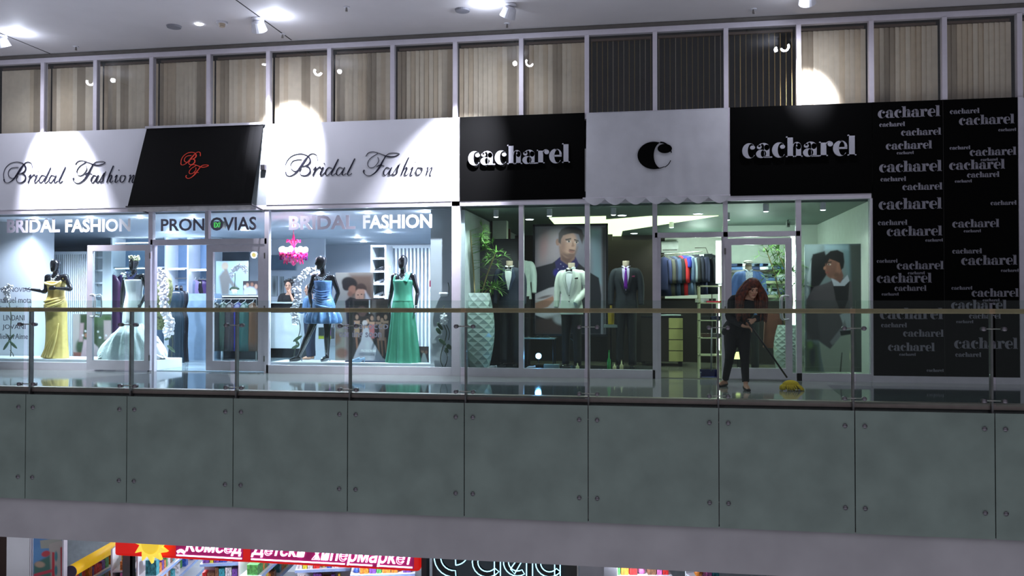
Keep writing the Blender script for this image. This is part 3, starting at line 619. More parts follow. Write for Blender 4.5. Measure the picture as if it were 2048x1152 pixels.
def figure(t, p, m, a=0, sex='f', face=(0, -1, 0), head='egg', legs=True, hands=True, name='body', vox=.009, parent=None, sc_=1.):
    """p: joints in metres, x right, y away, z up, relative to the thing's base; a turns the torso"""
    o = Vector(ORG[t.name]); T = lambda q: o+Vector(q)*sc_; b = B(); fr = Vector((math.sin(a), -math.cos(a), 0)); f = sex == 'f'
    P = {'pel': (0,0,.98), 'wai': (0,0,1.12), 'che': (0,0,1.3), 'nb': (0,0,1.47), 'hd': (0,-.02,1.665), 'hl': (-.09,0,.92), 'hr': (.09,0,.92)}; P.update(p)
    w = [((.155,.11), 'hipb'), ((.175,.12), 'hip'), ((.165,.112), 'pel')]
    pel, wai, che, nb = (Vector(P[k]) for k in ('pel','wai','che','nb'))
    low = pel-(wai-pel).normalized()*.10
    rr = [(.12,.09),(.175,.12),(.168,.115),(.118,.088),(.14,.105),(.155,.108),(.165,.085),(.09,.06)] if f else [(.12,.1),(.17,.125),(.165,.12),(.15,.11),(.175,.12),(.19,.125),(.19,.1),(.1,.07)]
    pts = [low-(wai-pel).normalized()*.03, low+(pel-low)*.4, pel, wai, wai+(che-wai)*.55, che+(nb-che)*.15, che+(nb-che)*.62, nb]
    b.tube([T(q) for q in pts], [(r[0]*sc_, r[1]*sc_) for r in rr], 20, ref=fr, sm=3)
    if f:
        up = (nb-che).normalized(); s = Vector((math.cos(a), math.sin(a), 0))
        for q in (-1, 1): b.ell(T(che+s*q*.068+fr*.052+up*-.005), (.058*sc_,)*3, 12, 8)
    hd = Vector(P['hd']); b.tube([T(nb-(nb-che).normalized()*.03), T(nb+(hd-nb)*.35), T(hd+(nb-hd)*.35)], [.065, .05, .048], 12, sm=3)
    F = headshape(b, T(hd), face, head)
    for sd in ('l', 'r'):
        sh, el, wr = Vector(P['s'+sd]), Vector(P['e'+sd]), Vector(P['w'+sd])
        b.tube([T(che+(nb-che)*.55), T(sh)], [.06*sc_, .052*sc_], 10); b.ell(T(sh+(el-sh)*.04), (.053, .053, .056), 12, 8)
        b.tube([T(sh), T(sh+(el-sh)*.35), T(el), T(el+(wr-el)*.3), T(wr)], [.050, .045 if f else .05, .036, .036, .024], 12, sm=4)
        if hands: hand(b, T(wr), Vector(P.get('d'+sd, wr-el)), P.get('n'+sd, (1 if sd == 'l' else -1, 0, 0)), curl=P.get('c'+sd, .3))
        if legs:
            h_, kn, an = Vector(P['h'+sd]), Vector(P['k'+sd]), Vector(P['a'+sd]); to = Vector(P['t'+sd])
            b.tube([T(h_), T(h_+(kn-h_)*.4), T(kn), T(kn+(an-kn)*.3), T(an+(kn-an)*.12), T(an)], [.092, .08, .055, .055, .036, .034], 14, sm=4)
            hl = an+(an-to).normalized()*.03; b.tube([T(Vector((hl.x, hl.y, min(an.z-.03, hl.z)))), T(an+(to-an)*.4+Vector((0,0,-.005))), T(to)], [.032, .036, .022], 10, sm=3)
    return b.fuse(name, m, parent or t, vox), F
def gown(name, t, m, prof, amp, k, c=(0,0), n=96, ph=0, seed=1, tilt=None):
    # prof: (z, rx, ry, fold 0..1, xoff)
    o = ORG[t.name]; r_ = random.Random(seed); b = B(); rings = []
    P = [Vector((q[4] if len(q) > 4 else 0, 0, q[0])) for q in prof]; Rr = [(q[1], q[2]) for q in prof]
    P2, R2 = smooth_path(P, Rr, 6); fo = [q[3] for q in prof]
    for i, (p, r) in enumerate(zip(P2, R2)):
        u = i/6; j = min(int(u), len(fo)-1); g = fo[j]+((fo[min(j+1, len(fo)-1)]-fo[j])*(u-j)); ring = []
        for q in range(n):
            a = 2*PI*q/n; d = 1+amp*g*(math.sin(a*k+ph+i*.03)+.5*math.sin(a*(k*1.7)+1.3+ph)); ring.append((o[0]+c[0]+p.x+r[0]*d*math.cos(a), o[1]+c[1]+r[1]*d*math.sin(a), o[2]+p.z))
        rings.append(ring)
    b.ring_loft(rings, False); return b.build(name, m, t, True)
def cloth(name, rgb, rough=.5, **k): return mat(name, rgb, rough, var=k.pop('var', .05), **k)
# ================================================================ BRIDAL SHOP WINDOW DISPLAYS
M_PL = mat('white display plinth', (226, 230, 236), .3, var=.01)
ZP = .182
tag(B().box(-16, ax(314, .12, 720), .12, .95, .012, ZP).build('display_plinth', M_PL), 'long low white plinth under the yellow and white gowns', 'plinth')
tag(B().box(ax(541, .12, 720), ax(868, .12, 720), .12, .75, .012, ZP).build('display_plinth', M_PL), 'low white plinth in the window under the blue and green dresses', 'plinth')
# --- yellow gown mannequin
yM = .40
def base(px, y, z): return (ax(px, y, 650), y, z)
M_YL = cloth('pale yellow satin', (198, 174, 104), .38, bump=.25, scale=14)
t = thing('gown_mannequin', base(112, yM, ZP), 'glossy black mannequin in a long draped pale yellow strapless gown, left window', 'mannequin')
figure(t, {'sl': (-.17,0,1.43), 'el': (-.20,-.02,1.17), 'wl': (-.42,-.09,1.205), 'dl': (-1,-.1,.06), 'nl': (0,.3,1), 'sr': (.18,0,1.43), 'er': (.30,-.03,1.21), 'wr': (.12,-.17,1.225), 'dr': (-1,-.15,0), 'nr': (0,1,-.3),
 'hd': (-.01,-.02,1.63)}, M_MQ, legs=False)
o = gown('gown', t, M_YL, [(.005,.22,.17,1,.01),(.3,.19,.15,.8,.02),(.65,.185,.14,.5,.01),(.86,.195,.145,.4,0),(.97,.19,.14,.7,0),(1.12,.145,.115,.5,0),(1.25,.15,.13,.3,0),(1.335,.166,.145,.2,0),(1.35,.15,.11,0,0),(1.352,.13,.08,0,0)], .03, 9)
b = B(); q = ORG[t.name]
for k, (z0, z1, dy) in enumerate(((.86, 1.02, 0), (.93, 1.06, .01), (.99, 1.09, .02), (.90, .98, .01))):
    b.tube([(q[0]-.19, q[1]-.05, q[2]+z0), (q[0]-.06, q[1]-.165+dy, q[2]+z0+.01), (q[0]+.1, q[1]-.155+dy, q[2]+(z0+z1)/2), (q[0]+.18, q[1]-.03, q[2]+z1)], [.018, .03, .024, .01], 8, sm=5)
for k in range(4): b.tube([(q[0]+.14-.02*k, q[1]-.12, q[2]+.62-.05*k), (q[0]+.12-.03*k, q[1]-.17, q[2]+.35), (q[0]+.02-.05*k, q[1]-.18, q[2]+.03)], [.008, .02, .024], 8, sm=5)
b.tube([(q[0]-.15, q[1]-.09, q[2]+1.33), (q[0]-.07, q[1]-.16, q[2]+1.30), (q[0]+.07, q[1]-.16, q[2]+1.28), (q[0]+.16, q[1]-.09, q[2]+1.36)], [.014, .022, .022, .012], 8, sm=5)
b.build('drape', M_YL, t, True)
def necklace(t, w=.09, z=1.40, m=None, n=11, d=.1):
    q = ORG[t.name]; b = B()
    for r in range(3):
        for k in range(n):
            u = (k/(n-1)-.5)*2; b.ell((q[0]+u*w*(1-.12*r), q[1]-d-.006*r+.05*u*u, q[2]+z-.028*r+.06*u*u-.035*(1-u*u)), .0085, 6, 5)
    b.build('necklace', m or mat('crystal', (235, 238, 250), .05, metal=.7), t, True)
necklace(t, .07, 1.42)
t.scale = (1.07,)*3
# --- white mermaid gown with flower crown
M_WG = cloth('ivory bridal satin', (236, 238, 240), .4, bump=.1, var=.01); M_TU = cloth('white tulle', (232, 238, 240), .7, bump=.5, scale=30, var=.01)
t = thing('gown_mannequin', base(268, .46, ZP), 'black mannequin with a flower crown in a white mermaid wedding gown behind the open door', 'mannequin')
figure(t, {'sl': (-.17,0,1.44), 'el': (-.22,.0,1.16), 'wl': (-.20,-.06,.93), 'sr': (.17,0,1.44), 'er': (.24,.02,1.17), 'wr': (.20,-.10,.96), 'hd': (0,-.02,1.65)}, M_MQ, legs=False)
gown('gown', t, M_WG, [(.55,.19,.17,.3),(.68,.20,.16,.5),(.9,.19,.14,.8),(1.12,.145,.115,.8),(1.24,.15,.13,.5),(1.36,.168,.145,.1),(1.38,.15,.115,0),(1.382,.12,.07,0)], .012, 13)
gown('skirt', t, M_TU, [(.0,.58,.30,.9,-.02),(.1,.60,.31,1,-.02),(.25,.52,.29,1,-.02),(.45,.33,.28,.8,0),(.58,.22,.19,.5,0),(.64,.19,.16,.3,0)], .05, 15)
b = B(); q = ORG[t.name]; r_ = random.Random(5)
for k in range(26):
    a = r_.uniform(-1.15*PI, -.8*PI) if k % 3 else r_.uniform(-.2*PI, .1*PI); z = r_.uniform(.03, .5); R_ = .6-.75*max(0, z-.12); R_ = max(.25, R_)
    b.blade((q[0]+R_*.86*math.cos(a), q[1]+R_*.45*math.sin(a), q[2]+z), (math.cos(a)*1.2, math.sin(a), -.55), (0,0,1), .15, .13, .15)
b.build('ruffle', M_TU, t, True)
b = B()
for k in range(40): a = r_.uniform(0, 2*PI); b.ell((q[0]+.075*math.cos(a), q[1]-.01+.09*math.sin(a), q[2]+1.74+r_.uniform(-.02, .055)), r_.uniform(.012, .024), 6, 5)
b.build('flower_crown', cloth('cream and green blossoms', (196, 190, 150), .7, var=.35, scale=40), t, True)
b = B()
for k in range(9): b.ell((q[0]-.16+r_.uniform(-.04,.05), q[1]-.08, q[2]+1.42+r_.uniform(-.06,.08)), (.025, .02, .02), 6, 5)
b.build('shoulder_flower', M_TU, t, True); necklace(t, .09, 1.45, mat('blue sequins', (120, 120, 190), .15, metal=.8), 13, .12)
t.scale = (1.065,)*3
# --- blue cocktail dress
M_BS = cloth('ice blue taffeta', (100, 134, 180), .25, bump=.5, scale=12, var=.14)
t = thing('gown_mannequin', base(647, .42, ZP), 'black mannequin stepping in a short ruffled ice-blue cocktail dress', 'mannequin')
figure(t, {'sl': (-.18,.02,1.43), 'el': (-.26,.02,1.17), 'wl': (-.20,-.05,.95), 'sr': (.16,0,1.42), 'er': (.235,.05,1.17), 'wr': (.15,.09,.94), 'hd': (-.025,-.05,1.665), 'hl': (-.08,0,.9), 'hr': (.07,.02,.9),
  'kl': (-.22,-.10,.47), 'al': (-.40,-.08,.085), 'tl': (-.54,-.15,.02), 'kr': (.065,.0,.5), 'ar': (.05,.04,.085), 'tr': (.0,-.10,.02)}, M_MQ, face=(-.75,-.66,-.08))
o = gown('dress', t, M_BS, [(.80,.20,.16,.6),(.92,.20,.155,.5),(1.0,.185,.145,.4),(1.12,.14,.11,.4),(1.24,.152,.13,.3),(1.345,.165,.142,.1),(1.36,.15,.11,0),(1.362,.12,.07,0)], .015, 12)
gown('ruffle', t, M_BS, [(.655,.20,.16,.2),(.64,.27,.21,1),(.70,.285,.225,1),(.80,.26,.2,.9),(.88,.21,.165,.6)], .11, 13, ph=1)
b = B(); q = ORG[t.name]
for k in range(9): b.tube([(q[0]-.15, q[1]-.09, q[2]+1.22-.035*k), (q[0], q[1]-.145, q[2]+1.17-.04*k), (q[0]+.15, q[1]-.08, q[2]+1.20-.045*k)], [.006, .011, .006], 6, sm=4)
b.tube([(q[0]-.16, q[1]-.06, q[2]+.99), (q[0], q[1]-.165, q[2]+.93), (q[0]+.17, q[1]-.07, q[2]+.90)], [.012, .022, .018], 8, sm=5)
b.build('pleats', M_BS, t, True); necklace(t, .12, 1.44, None, 13, .115)
b = B()
for sx, sy, tx, ty in ((-.40, -.08, -.54, -.15), (.05, .04, 0, -.10)):
    b.tube([(q[0]+sx+.03, q[1]+sy+.03, q[2]+.05), (q[0]+(sx+tx)/2, q[1]+(sy+ty)/2, q[2]+.022), (q[0]+tx, q[1]+ty, q[2]+.014)], [(.024,.02), (.03,.014), (.024,.01)], 8, sm=3)
    b.cyl((q[0]+sx+.03, q[1]+sy+.035, q[2]+.05), (q[0]+sx+.035, q[1]+sy+.04, q[2]), .010, .006, 8)
b.build('shoes', cloth('grey satin shoe', (120, 124, 136), .3), t, True)
t.scale = (1.055,)*3
# --- mint green gown
M_GG = cloth('mint green chiffon', (64, 138, 112), .55, bump=.12, var=.04)
t = thing('gown_mannequin', base(806, .42, ZP), 'glossy black mannequin in a long pleated mint green gown', 'mannequin')
figure(t, {'sl': (-.165,.02,1.44), 'el': (-.22,.06,1.17), 'wl': (-.25,.0,.95), 'sr': (.165,.02,1.44), 'er': (.235,.05,1.17), 'wr': (.235,-.05,.93), 'hd': (0,-.02,1.675)}, M_MQ, legs=False, face=(-.15,-1,0))
gown('gown', t, M_GG, [(.0,.29,.22,1),(.3,.25,.19,.9),(.7,.205,.155,.6),(.93,.185,.14,.3),(1.09,.15,.115,.1)], .085, 11)
gown('bodice', t, M_GG, [(1.02,.172,.132,.2),(1.13,.152,.12,.5),(1.25,.155,.132,.5),(1.35,.168,.145,.2),(1.375,.15,.12,0),(1.38,.12,.07,0)], .012, 10)
q = ORG[t.name]; b = B(); b.tube([(q[0]+.07, q[1]-.135, q[2]+1.34), (q[0]+.10, q[1]-.09, q[2]+1.44), (q[0]+.11, q[1]-.02, q[2]+1.50), (q[0]+.10, q[1]+.08, q[2]+1.44)], [(.045,.008),(.04,.008),(.035,.008),(.03,.008)], 10, sm=4)
b.tube([(q[0]-.13, q[1]-.10, q[2]+1.34), (q[0]-.12, q[1]-.06, q[2]+1.44), (q[0]-.11, q[1]+.05, q[2]+1.45)], [(.018,.006)]*3, 8, sm=4); b.build('shoulder_strap', M_GG, t, True)
b = B().tube([(q[0]+.215, q[1]-.05, q[2]+.945), (q[0]+.235, q[1]-.08, q[2]+.94), (q[0]+.26, q[1]-.05, q[2]+.945), (q[0]+.24, q[1]-.02, q[2]+.945)], .012, 6); b.build('bracelet', M_STEEL, t); necklace(t, .06, 1.43, None, 9, .1)
t.scale = (1.05,)*3
# --- orchids
M_PE = cloth('white orchid petal', (232, 232, 236), .5, var=.02); M_ST = cloth('dark plant stem', (52, 60, 44), .6); M_LF = cloth('dark green leaf', (58, 78, 58), .45)
M_POT = mat('white ceramic pot', (228, 230, 232), .2)
def blossom(b, c, r, rr):
    for k in range(5):
        a = 2*PI*k/5+rr.uniform(-.2,.2); M = Matrix.Rotation(rr.uniform(-.5,.5), 4, 'X') @ Matrix.Rotation(a, 4, 'Y') @ Matrix.Rotation(.35, 4, 'X')
        v = M @ Vector((0, 0, r*.62)); b.ell(Vector(c)+v, (r*.46, r*.14, r*.62), 7, 5, M.to_3x3())
    b.ell(Vector(c)+Vector((0, -r*.25, 0)), r*.22, 6, 4)
def orchid(label, Y, stem, flow, leaves, pot=None, r=.045, n=3, extra=None, seed=1, pm=None, nm='potted_orchid', cat='plant'):
    pts = [at(px, py, Y) for px, py in stem]; rr = random.Random(seed)
    zb = at(*pot[:2], Y)[1] if pot else pts[0][1]; t = thing(nm, (pts[0][0], Y, zb), label, cat)
    B().tube([(x, Y, z) for x, z in pts], .008, 8, sm=6).build('stem', M_ST, t, True)
    if flow:
        b = B(); F = [at(px, py, Y) for px, py in flow]
        Pp, _ = smooth_path([Vector((x, Y-.02, z)) for x, z in F], [(1, 1)]*len(F), n) if len(F) > 2 else ([Vector((x, Y, z)) for x, z in F], 0)
        for p in Pp: blossom(b, p+Vector((rr.uniform(-.025,.025), rr.uniform(-.03,.02), rr.uniform(-.02,.02))), r*rr.uniform(.85, 1.15), rr)
        b.build('flowers', pm or M_PE, t, True)
    b = B()
    for (x1, y1), (x2, y2), w in leaves:
        p = at(x1, y1, Y); q = at(x2, y2, Y); d = Vector((q[0]-p[0], -.02, q[1]-p[1])); b.ell(((p[0]+q[0])/2, Y-.02, (p[1]+q[1])/2), (d.length/2, .006, w), 10, 6, Matrix.Rotation(-math.atan2(d.z, d.x), 3, 'Y'))
    if leaves: b.build('leaf', M_LF, t, True)
    if pot:
        x, z = at(pot[0], pot[1], Y); h = pot[3]; B().lathe([(pot[2]*.7, 0), (pot[2], h*.6), (pot[2]*.95, h), (pot[2]*.8, h*.9)], (x, Y, z), 18).build('pot', M_POT, t, True)
    if extra:
        for e in extra: B().tube([(at(px, py, Y)[0], Y, at(px, py, Y)[1]) for px, py in e], .007, 6, sm=6).build('wire', M_ST, t, True)
    return t
orchid('tall white orchid cascade on a thin stem, right of the wedding gown', .95, [(343, 716), (345, 680), (338, 645), (335, 600), (328, 565), (322, 545)], [(321, 545), (326, 556), (333, 575), (331, 592), (333, 610), (334, 628), (345, 645), (341, 660), (336, 668)], [((335, 690), (352, 705), .03), ((330, 680), (345, 672), .03)], r=.085, n=4, seed=3)
tag(B().lathe([(.12, 0), (.11, .3), (.16, .55), (.2, .8), (.16, 1.0)], (ax(322, 1.15, 600), 1.15, .7), 20, fn=lambda a, z: 1+.16*math.sin(a*5+z*31)+.1*math.sin(a*11-z*47)).build('shrub', cloth('mottled olive foliage', (92, 100, 66), .8, var=.45, scale=22), smooth=True), 'mottled green shrub behind the white orchid cascade in the bridal doorway', 'plant')
orchid('white orchid garland on a leafy dark stem, left of the blue dress mannequin', .85, [(587, 717), (592, 690), (600, 660), (598, 640), (590, 610), (597, 575), (610, 555), (622, 546)], [(594, 645), (592, 632), (590, 615), (595, 602), (598, 585), (594, 575), (600, 562), (607, 552), (616, 545), (627, 543), (638, 541)], [((587, 683), (605, 671), .03), ((584, 697), (600, 690), .03), ((590, 678), (600, 690), .025)], r=.065, n=4, seed=4)
orchid('white orchid hanging plant with dark leaves on the far left white return wall', .7, [(19, 728), (22, 700), (21, 665), (22, 630), (17, 600)], [(16, 600), (20, 588), (13, 580), (26, 575)], [((20, 682), (8, 700), .03), ((20, 682), (36, 697), .03), ((18, 682), (30, 668), .025), ((22, 680), (15, 668), .02)], r=.06, n=2, seed=5, extra=[[(20, 700), (27, 712), (19, 728)]])
orchid('dark-leaved orchid in a small white hanging pot right of the green gown', .09, [(888, 738), (881, 720), (884, 700), (888, 688), (893, 665), (887, 645), (888, 610)], [(884, 637), (890, 645), (889, 632)], [((875, 645), (886, 660), .03), ((873, 655), (882, 668), .035), ((878, 677), (892, 690), .035), ((893, 690), (904, 698), .035), ((892, 695), (896, 706), .03), ((895, 688), (903, 694), .02)], pot=(888, 593, .085, .07), r=.05, n=2, seed=6, extra=[[(888, 700), (895, 715), (888, 739)], [(897, 680), (899, 665), (893, 650)], [(897, 590), (898, 575), (896, 565)]])
# --- printed stands and posters
def stand_pic(nm, label, cat, *a, **k): o = picture(nm, *a, **k); tag(o, label, cat); return o
SK, DS, WH, BR = (206, 160, 138), (168, 120, 100), (226, 226, 232), (62, 46, 42)
stand_pic('backdrop_print', 'printed garden backdrop with a pink gown, ivy and a terracotta pot, behind the open door', 'poster', 146, 222, 628, 722, 1.2, (188, 178, 176), [
 ('p', [(160,628),(222,628),(222,700),(196,705),(160,690)], (56,72,48), 3), ('e',172,690,20,20,0,(62,84,56),4), ('e',205,640,22,10,0,(70,92,58),4), ('e',215,690,12,18,0,(60,80,52),3),
 ('p', [(160,645),(168,645),(166,680),(158,680)], (178,150,156), 2), ('p', [(207,640),(222,640),(222,676),(208,676)], (190,164,168), 2),
 ('e',166,668,2,2,0,WH,1), ('e',171,660,2,2,0,WH,1), ('e',200,672,2.5,2,0,WH,1), ('e',196,661,2,2,0,WH,1), ('e',212,668,2,2,0,WH,1),
 ('p', [(147,700),(166,700),(164,722),(149,722)], (150,92,80), 2), ('p', [(146,712),(222,708),(222,722),(146,722)], (172,128,122), 3),
 ('p', [(168,676),(176,676),(190,712),(196,720),(160,720),(164,700)], (206,178,186), 2), ('p', [(185,680),(196,690),(206,716),(200,722),(182,712)], (200,178,188), 2), ('e',172,668,3,4,0,DS,1)], zb=.012, gain=.7)
stand_pic('bride_groom_print', 'tall photo print of a dark-haired groom bending over a smiling bride', 'poster', 671, 746, 545, 714, .69, (168, 160, 154), [
 ('p', [(671,545),(696,545),(690,714),(671,714)], (176,170,162), 5), ('p', [(700,548),(746,548),(746,600),(715,590),(700,600)], (116,92,80), 8), ('e',672,672,10,12,0,(160,128,110),5), ('e',684,700,12,10,0,(150,110,96),4),
 ('p', [(690,600),(700,592),(716,596),(738,612),(746,616),(746,714),(705,714),(694,640)], (34,28,30), 2), ('e',699,566,16,12,20,(36,28,28),2), ('e',693,572,8,8,0,(40,30,30),2), ('e',705,578,8,8,30,DS,2), ('e',700,586,5,5,0,(150,106,90),2),
 ('e',722,577,11,11,0,(72,52,46),2), ('e',719,590,8.5,13,-8,SK,1.5), ('e',724,582,8,5,0,(200,150,128),1.5), ('p', [(714,600),(730,598),(746,606),(746,622),(716,618)], SK, 2), ('p', [(730,580),(738,592),(746,602),(746,640),(738,620),(731,600)], (206,206,214), 3),
 ('e',716,588,1.8,.9,0,(40,26,24),.6), ('e',723,587,1.8,.9,0,(40,26,24),.6), ('e',719.5,598,3.5,1.4,5,(244,236,232),.6), ('e',719.5,600,3.2,.8,5,(168,70,70),.5), ('e',719,593,1,2,0,(186,136,116),1)], step=.8, zb=ZP, gain=.55)
def maid(x, y, c1): return [('e',x,y-20,4.2,5,0,BR,1), ('e',x,y-17,3.2,4.6,0,SK,1), ('p', [(x-6,y-10),(x+6,y-10),(x+5,y+2),(x-5,y+2)], SK, 1.2), ('p', [(x-5,y-5),(x+5,y-5),(x+5,y+22),(x-6,y+22)], c1, 1.2), ('p', [(x-3,y+22),(x+1,y+22),(x+3,y+52),(x,y+52)], DS, 1)]
cp = stand_pic('wedding_party_print', 'photo print of a bride in a wide white gown among bridesmaids, with coming soon lettering', 'poster', 705, 781, 598, 718, .60, (62, 56, 58), [
 ('p', [(705,598),(781,598),(781,640),(705,640)], (66,56,54), 4), ('p', [(709,602),(738,602),(738,630),(709,630)], (36,30,30), 1), ('p', [(738,600),(740,600),(740,626),(738,626)], WH, .8), ('p', [(744,600),(752,600),(752,640),(744,640)], (110,100,100), 2), ('e',724,622,10,10,0,(120,88,84),2),
 ]+maid(714, 650, (184,150,122))+maid(744, 652, (200,120,126))+maid(757, 652, (58,48,54))+maid(771, 650, (66,50,56))+maid(764, 656, (190,150,140))+[
 ('e',727,640,4,5,0,BR,1), ('e',729,645,4,5,0,WH,1), ('e',735,641,3.4,4.5,0,SK,1), ('p', [(725,650),(738,650),(740,668),(724,668)], SK, 1.5), ('p', [(727,654),(737,654),(741,672),(752,690),(766,712),(778,718),(705,718),(712,700),(722,680)], (214,212,224), 1.5), ('p', [(733,680),(738,680),(742,716),(728,716)], (228,228,238), 4), ('e',730,644,5,5,0,(230,214,218),1.5)], step=.8, zb=ZP, gain=.75)
M_DEC = mat('white cut vinyl', (236, 238, 242), .4, var=0); M_DEG = mat('grey cut vinyl', (124, 122, 138), .5, var=0); M_DE2 = mat('pale lilac vinyl', (206, 200, 216), .4, var=0)
def decal(s, px0, px1, py0, py1, Y, m, parent, bold=.0, d=.004, shear=0):
    x0, x1 = ax(px0, Y, (py0+py1)/2), ax(px1, Y, (py0+py1)/2); pm = (px0+px1)/2
    return text_mesh(B(), s, x0, x1, az(pm, py1, Y), az(pm, py0, Y), Y-d, Y, bold, shear).build('lettering', m, parent)
decal('rosa barocco', 666, 776, 644, 658, -.012, M_DEG, pw_b, .0); decal('coming soon', 678, 763, 661, 679, -.012, M_DEG, pw_b, .02); decal('PRONOVIAS', 722, 752, 699, 704, .58, M_DEC, cp, .02)
decal('BRIDAL', 578, 711, 431, 459, -.012, M_DE2, pw_b, .03); decal('FASHION', 726, 864, 429, 457, -.012, M_DEC, pw_b, .03)
decal('BRIDAL', 14, 120, 438, 465, -.012, M_DE2, pw_left, .03); decal('FASHION', 131, 261, 438, 464, -.012, M_DEC, pw_left, .03)
decal('PRON', 322, 409, 437, 462, -.012, M_DEG, pw_t1, .02); decal('OVIAS', 421, 513, 434, 461, -.012, M_DEG, pw_t2, .02)
decal('Bridal Fashion', 790, 845, 735, 741, .118, M_DEG, pw_b, 0, shear=.3)
for s, a, c, d, e, bo in (('PRONOVIAS', -3, 61, 575, 584, .0), ('manuel mota', -4, 63, 594, 606, .0), ('elie by elie saab', -6, 65, 612, 622, 0), ('LINDANI', 7, 49, 630, 641, 0), ('JOVANI', 5, 51, 649, 661, 0), ('Mieke rAime', -6, 56, 667, 678, .01)): decal(s, a, c, d, e, -.012, mat('dark cut vinyl', (70, 72, 88), .5, var=0), pw_left, bo*0)
stand_pic('card_stand', 'small photo card of a bride standing at the right end of the white plinth', 'card', 838, 857, 693, 727, .45, (70, 60, 62), [('p', [(846,706),(850,706),(856,727),(840,727)], WH, 1), ('e',845,702,3,4,0,SK,1), ('e',852,704,3,4,0,DS,1), ('e',848,698,8,4,0,(110,90,90),2)])
# --- shelf tower, slatted screens
M_WS = mat('white lacquered shelf', (226, 232, 238), .3, var=.01)
def shelf_tower(label, pl, pr, Y, ptop, zb, py_sh, dep=.4):
    x0, x1 = ax(pl, Y), ax(pr, Y); zt = az((pl+pr)/2, ptop, Y); t = thing('shelf_tower', ((x0+x1)/2, Y+dep/2, zb), label, 'shelf'); w = .03
    for xx in (x0, x1-w): B().box(xx, xx+w, Y, Y+dep, zb, zt).build('side_panel', M_WS, t)
    B().box(x0+w, x1-w, Y+dep-.015, Y+dep, zb, zt).build('back_panel', mat('grey shelf back', (170, 184, 192), .5), t)
    Z = [zt-.02]+[az((pl+pr)/2, p, Y) for p in py_sh]
    for z in Z: B().box(x0+w, x1-w, Y, Y+dep-.015, z-.018, z+.018).build('shelf', M_WS, t)
    return x0+w, x1-w, Z
xs0, xs1, Zs = shelf_tower('tall open white shelf tower holding shoes, left of the mint gown', 741, 772, 1.35, 490, .012, [517, 543, 568, 594, 620, 646, 672, 698])
M_SHOE = [cloth('silver shoe', (188, 190, 200), .25), cloth('black shoe', (24, 24, 28), .25), cloth('white shoe', (226, 226, 230), .3), cloth('teal shoe', (90, 140, 140), .3)]
def shoe(x, y, z, m, label, grp, dx=-1, L=.2, heel=.06, cat='shoe'):
    t = thing('shoe', (x, y, z), label, cat, grp); h = heel
    b = B().tube([(x-dx*L*.45, y, z+h+.012), (x-dx*L*.2, y, z+h*.8+.008), (x+dx*L*.15, y, z+.016), (x+dx*L*.5, y, z+.010)], [(.024,.02),(.022,.012),(.034,.014),(.012,.008)], 10, sm=3); b.build('upper', m, t, True)
    B().cyl((x-dx*L*.42, y, z+h), (x-dx*L*.42, y, z), .012, .006, 8).build('heel', m, t); return t
sl = ['high-heeled shoe on the top-but-one shelf of the white tower', 'high-heeled shoe on the third shelf of the white tower', 'high-heeled shoe on the fourth shelf of the white tower']
for i, (z, m) in enumerate(((Zs[2], 0), (Zs[3], 2), (Zs[4], 1))):
    for k in (0, 1): shoe(xs0+.09+.12*k, 1.5+.05*k, z+.018, M_SHOE[m if k else (m+1) % 3], ('left ' if k == 0 else 'right ')+sl[i], 'shoes on the shelf tower')
shelf_tower('white shelf tower seen through the open door leaf, left of the purple gowns', 186, 207, 2.6, 498, .012, [515, 541, 566, 592, 615], .12)
tag(B().box(ax(207, 2.6), ax(222, 2.6), 2.6, 2.64, .012, az(215, 495, 2.6)).build('wall_panel', M_WS), 'plain white upright panel left of the purple gowns', 'panel')
def screen(label, p0, p1, Y, pt, zb, n, solid=True, w=.5):
    x0, x1 = ax(p0, Y), ax(p1, Y); zt = az((p0+p1)/2, pt, Y); t = thing('slatted_screen', ((x0+x1)/2, Y, zb), label, 'screen'); b = B(); s = (x1-x0)/n
    for k in range(n+1): b.box(x0+k*s-s*w/2, x0+k*s+s*w/2, Y, Y+.06, zb, zt)
    b.build('slats', M_WS, t); b = B(); b.box(x0-s/2, x1+s/2, Y-.005, Y+.065, zt-.04, zt+.02); b.build('top_rail', M_WS, t)
    if solid: B().box(x0, x1, Y+.062, Y+.09, zb, zt-.04).build('backing', mat('grey screen backing', (176, 184, 194), .6), t)
screen('white ribbed screen behind the yellow gown', 106, 176, 2.2, 505, .012, 17, True, .55); screen('white slatted screen behind the mint green gown', 777, 866, 1.85, 492, .012, 12, False, .45)
tag(B().box(ax(860.5, .5, 560), ax(869.8, .5, 560), .45, .53, az(866, 574, .5), az(866, 561, .5)).build('alarm_button', mat('magenta plastic', (214, 30, 90), .4)), 'small magenta box on the edge of the white wall right of the mint gown', 'box')
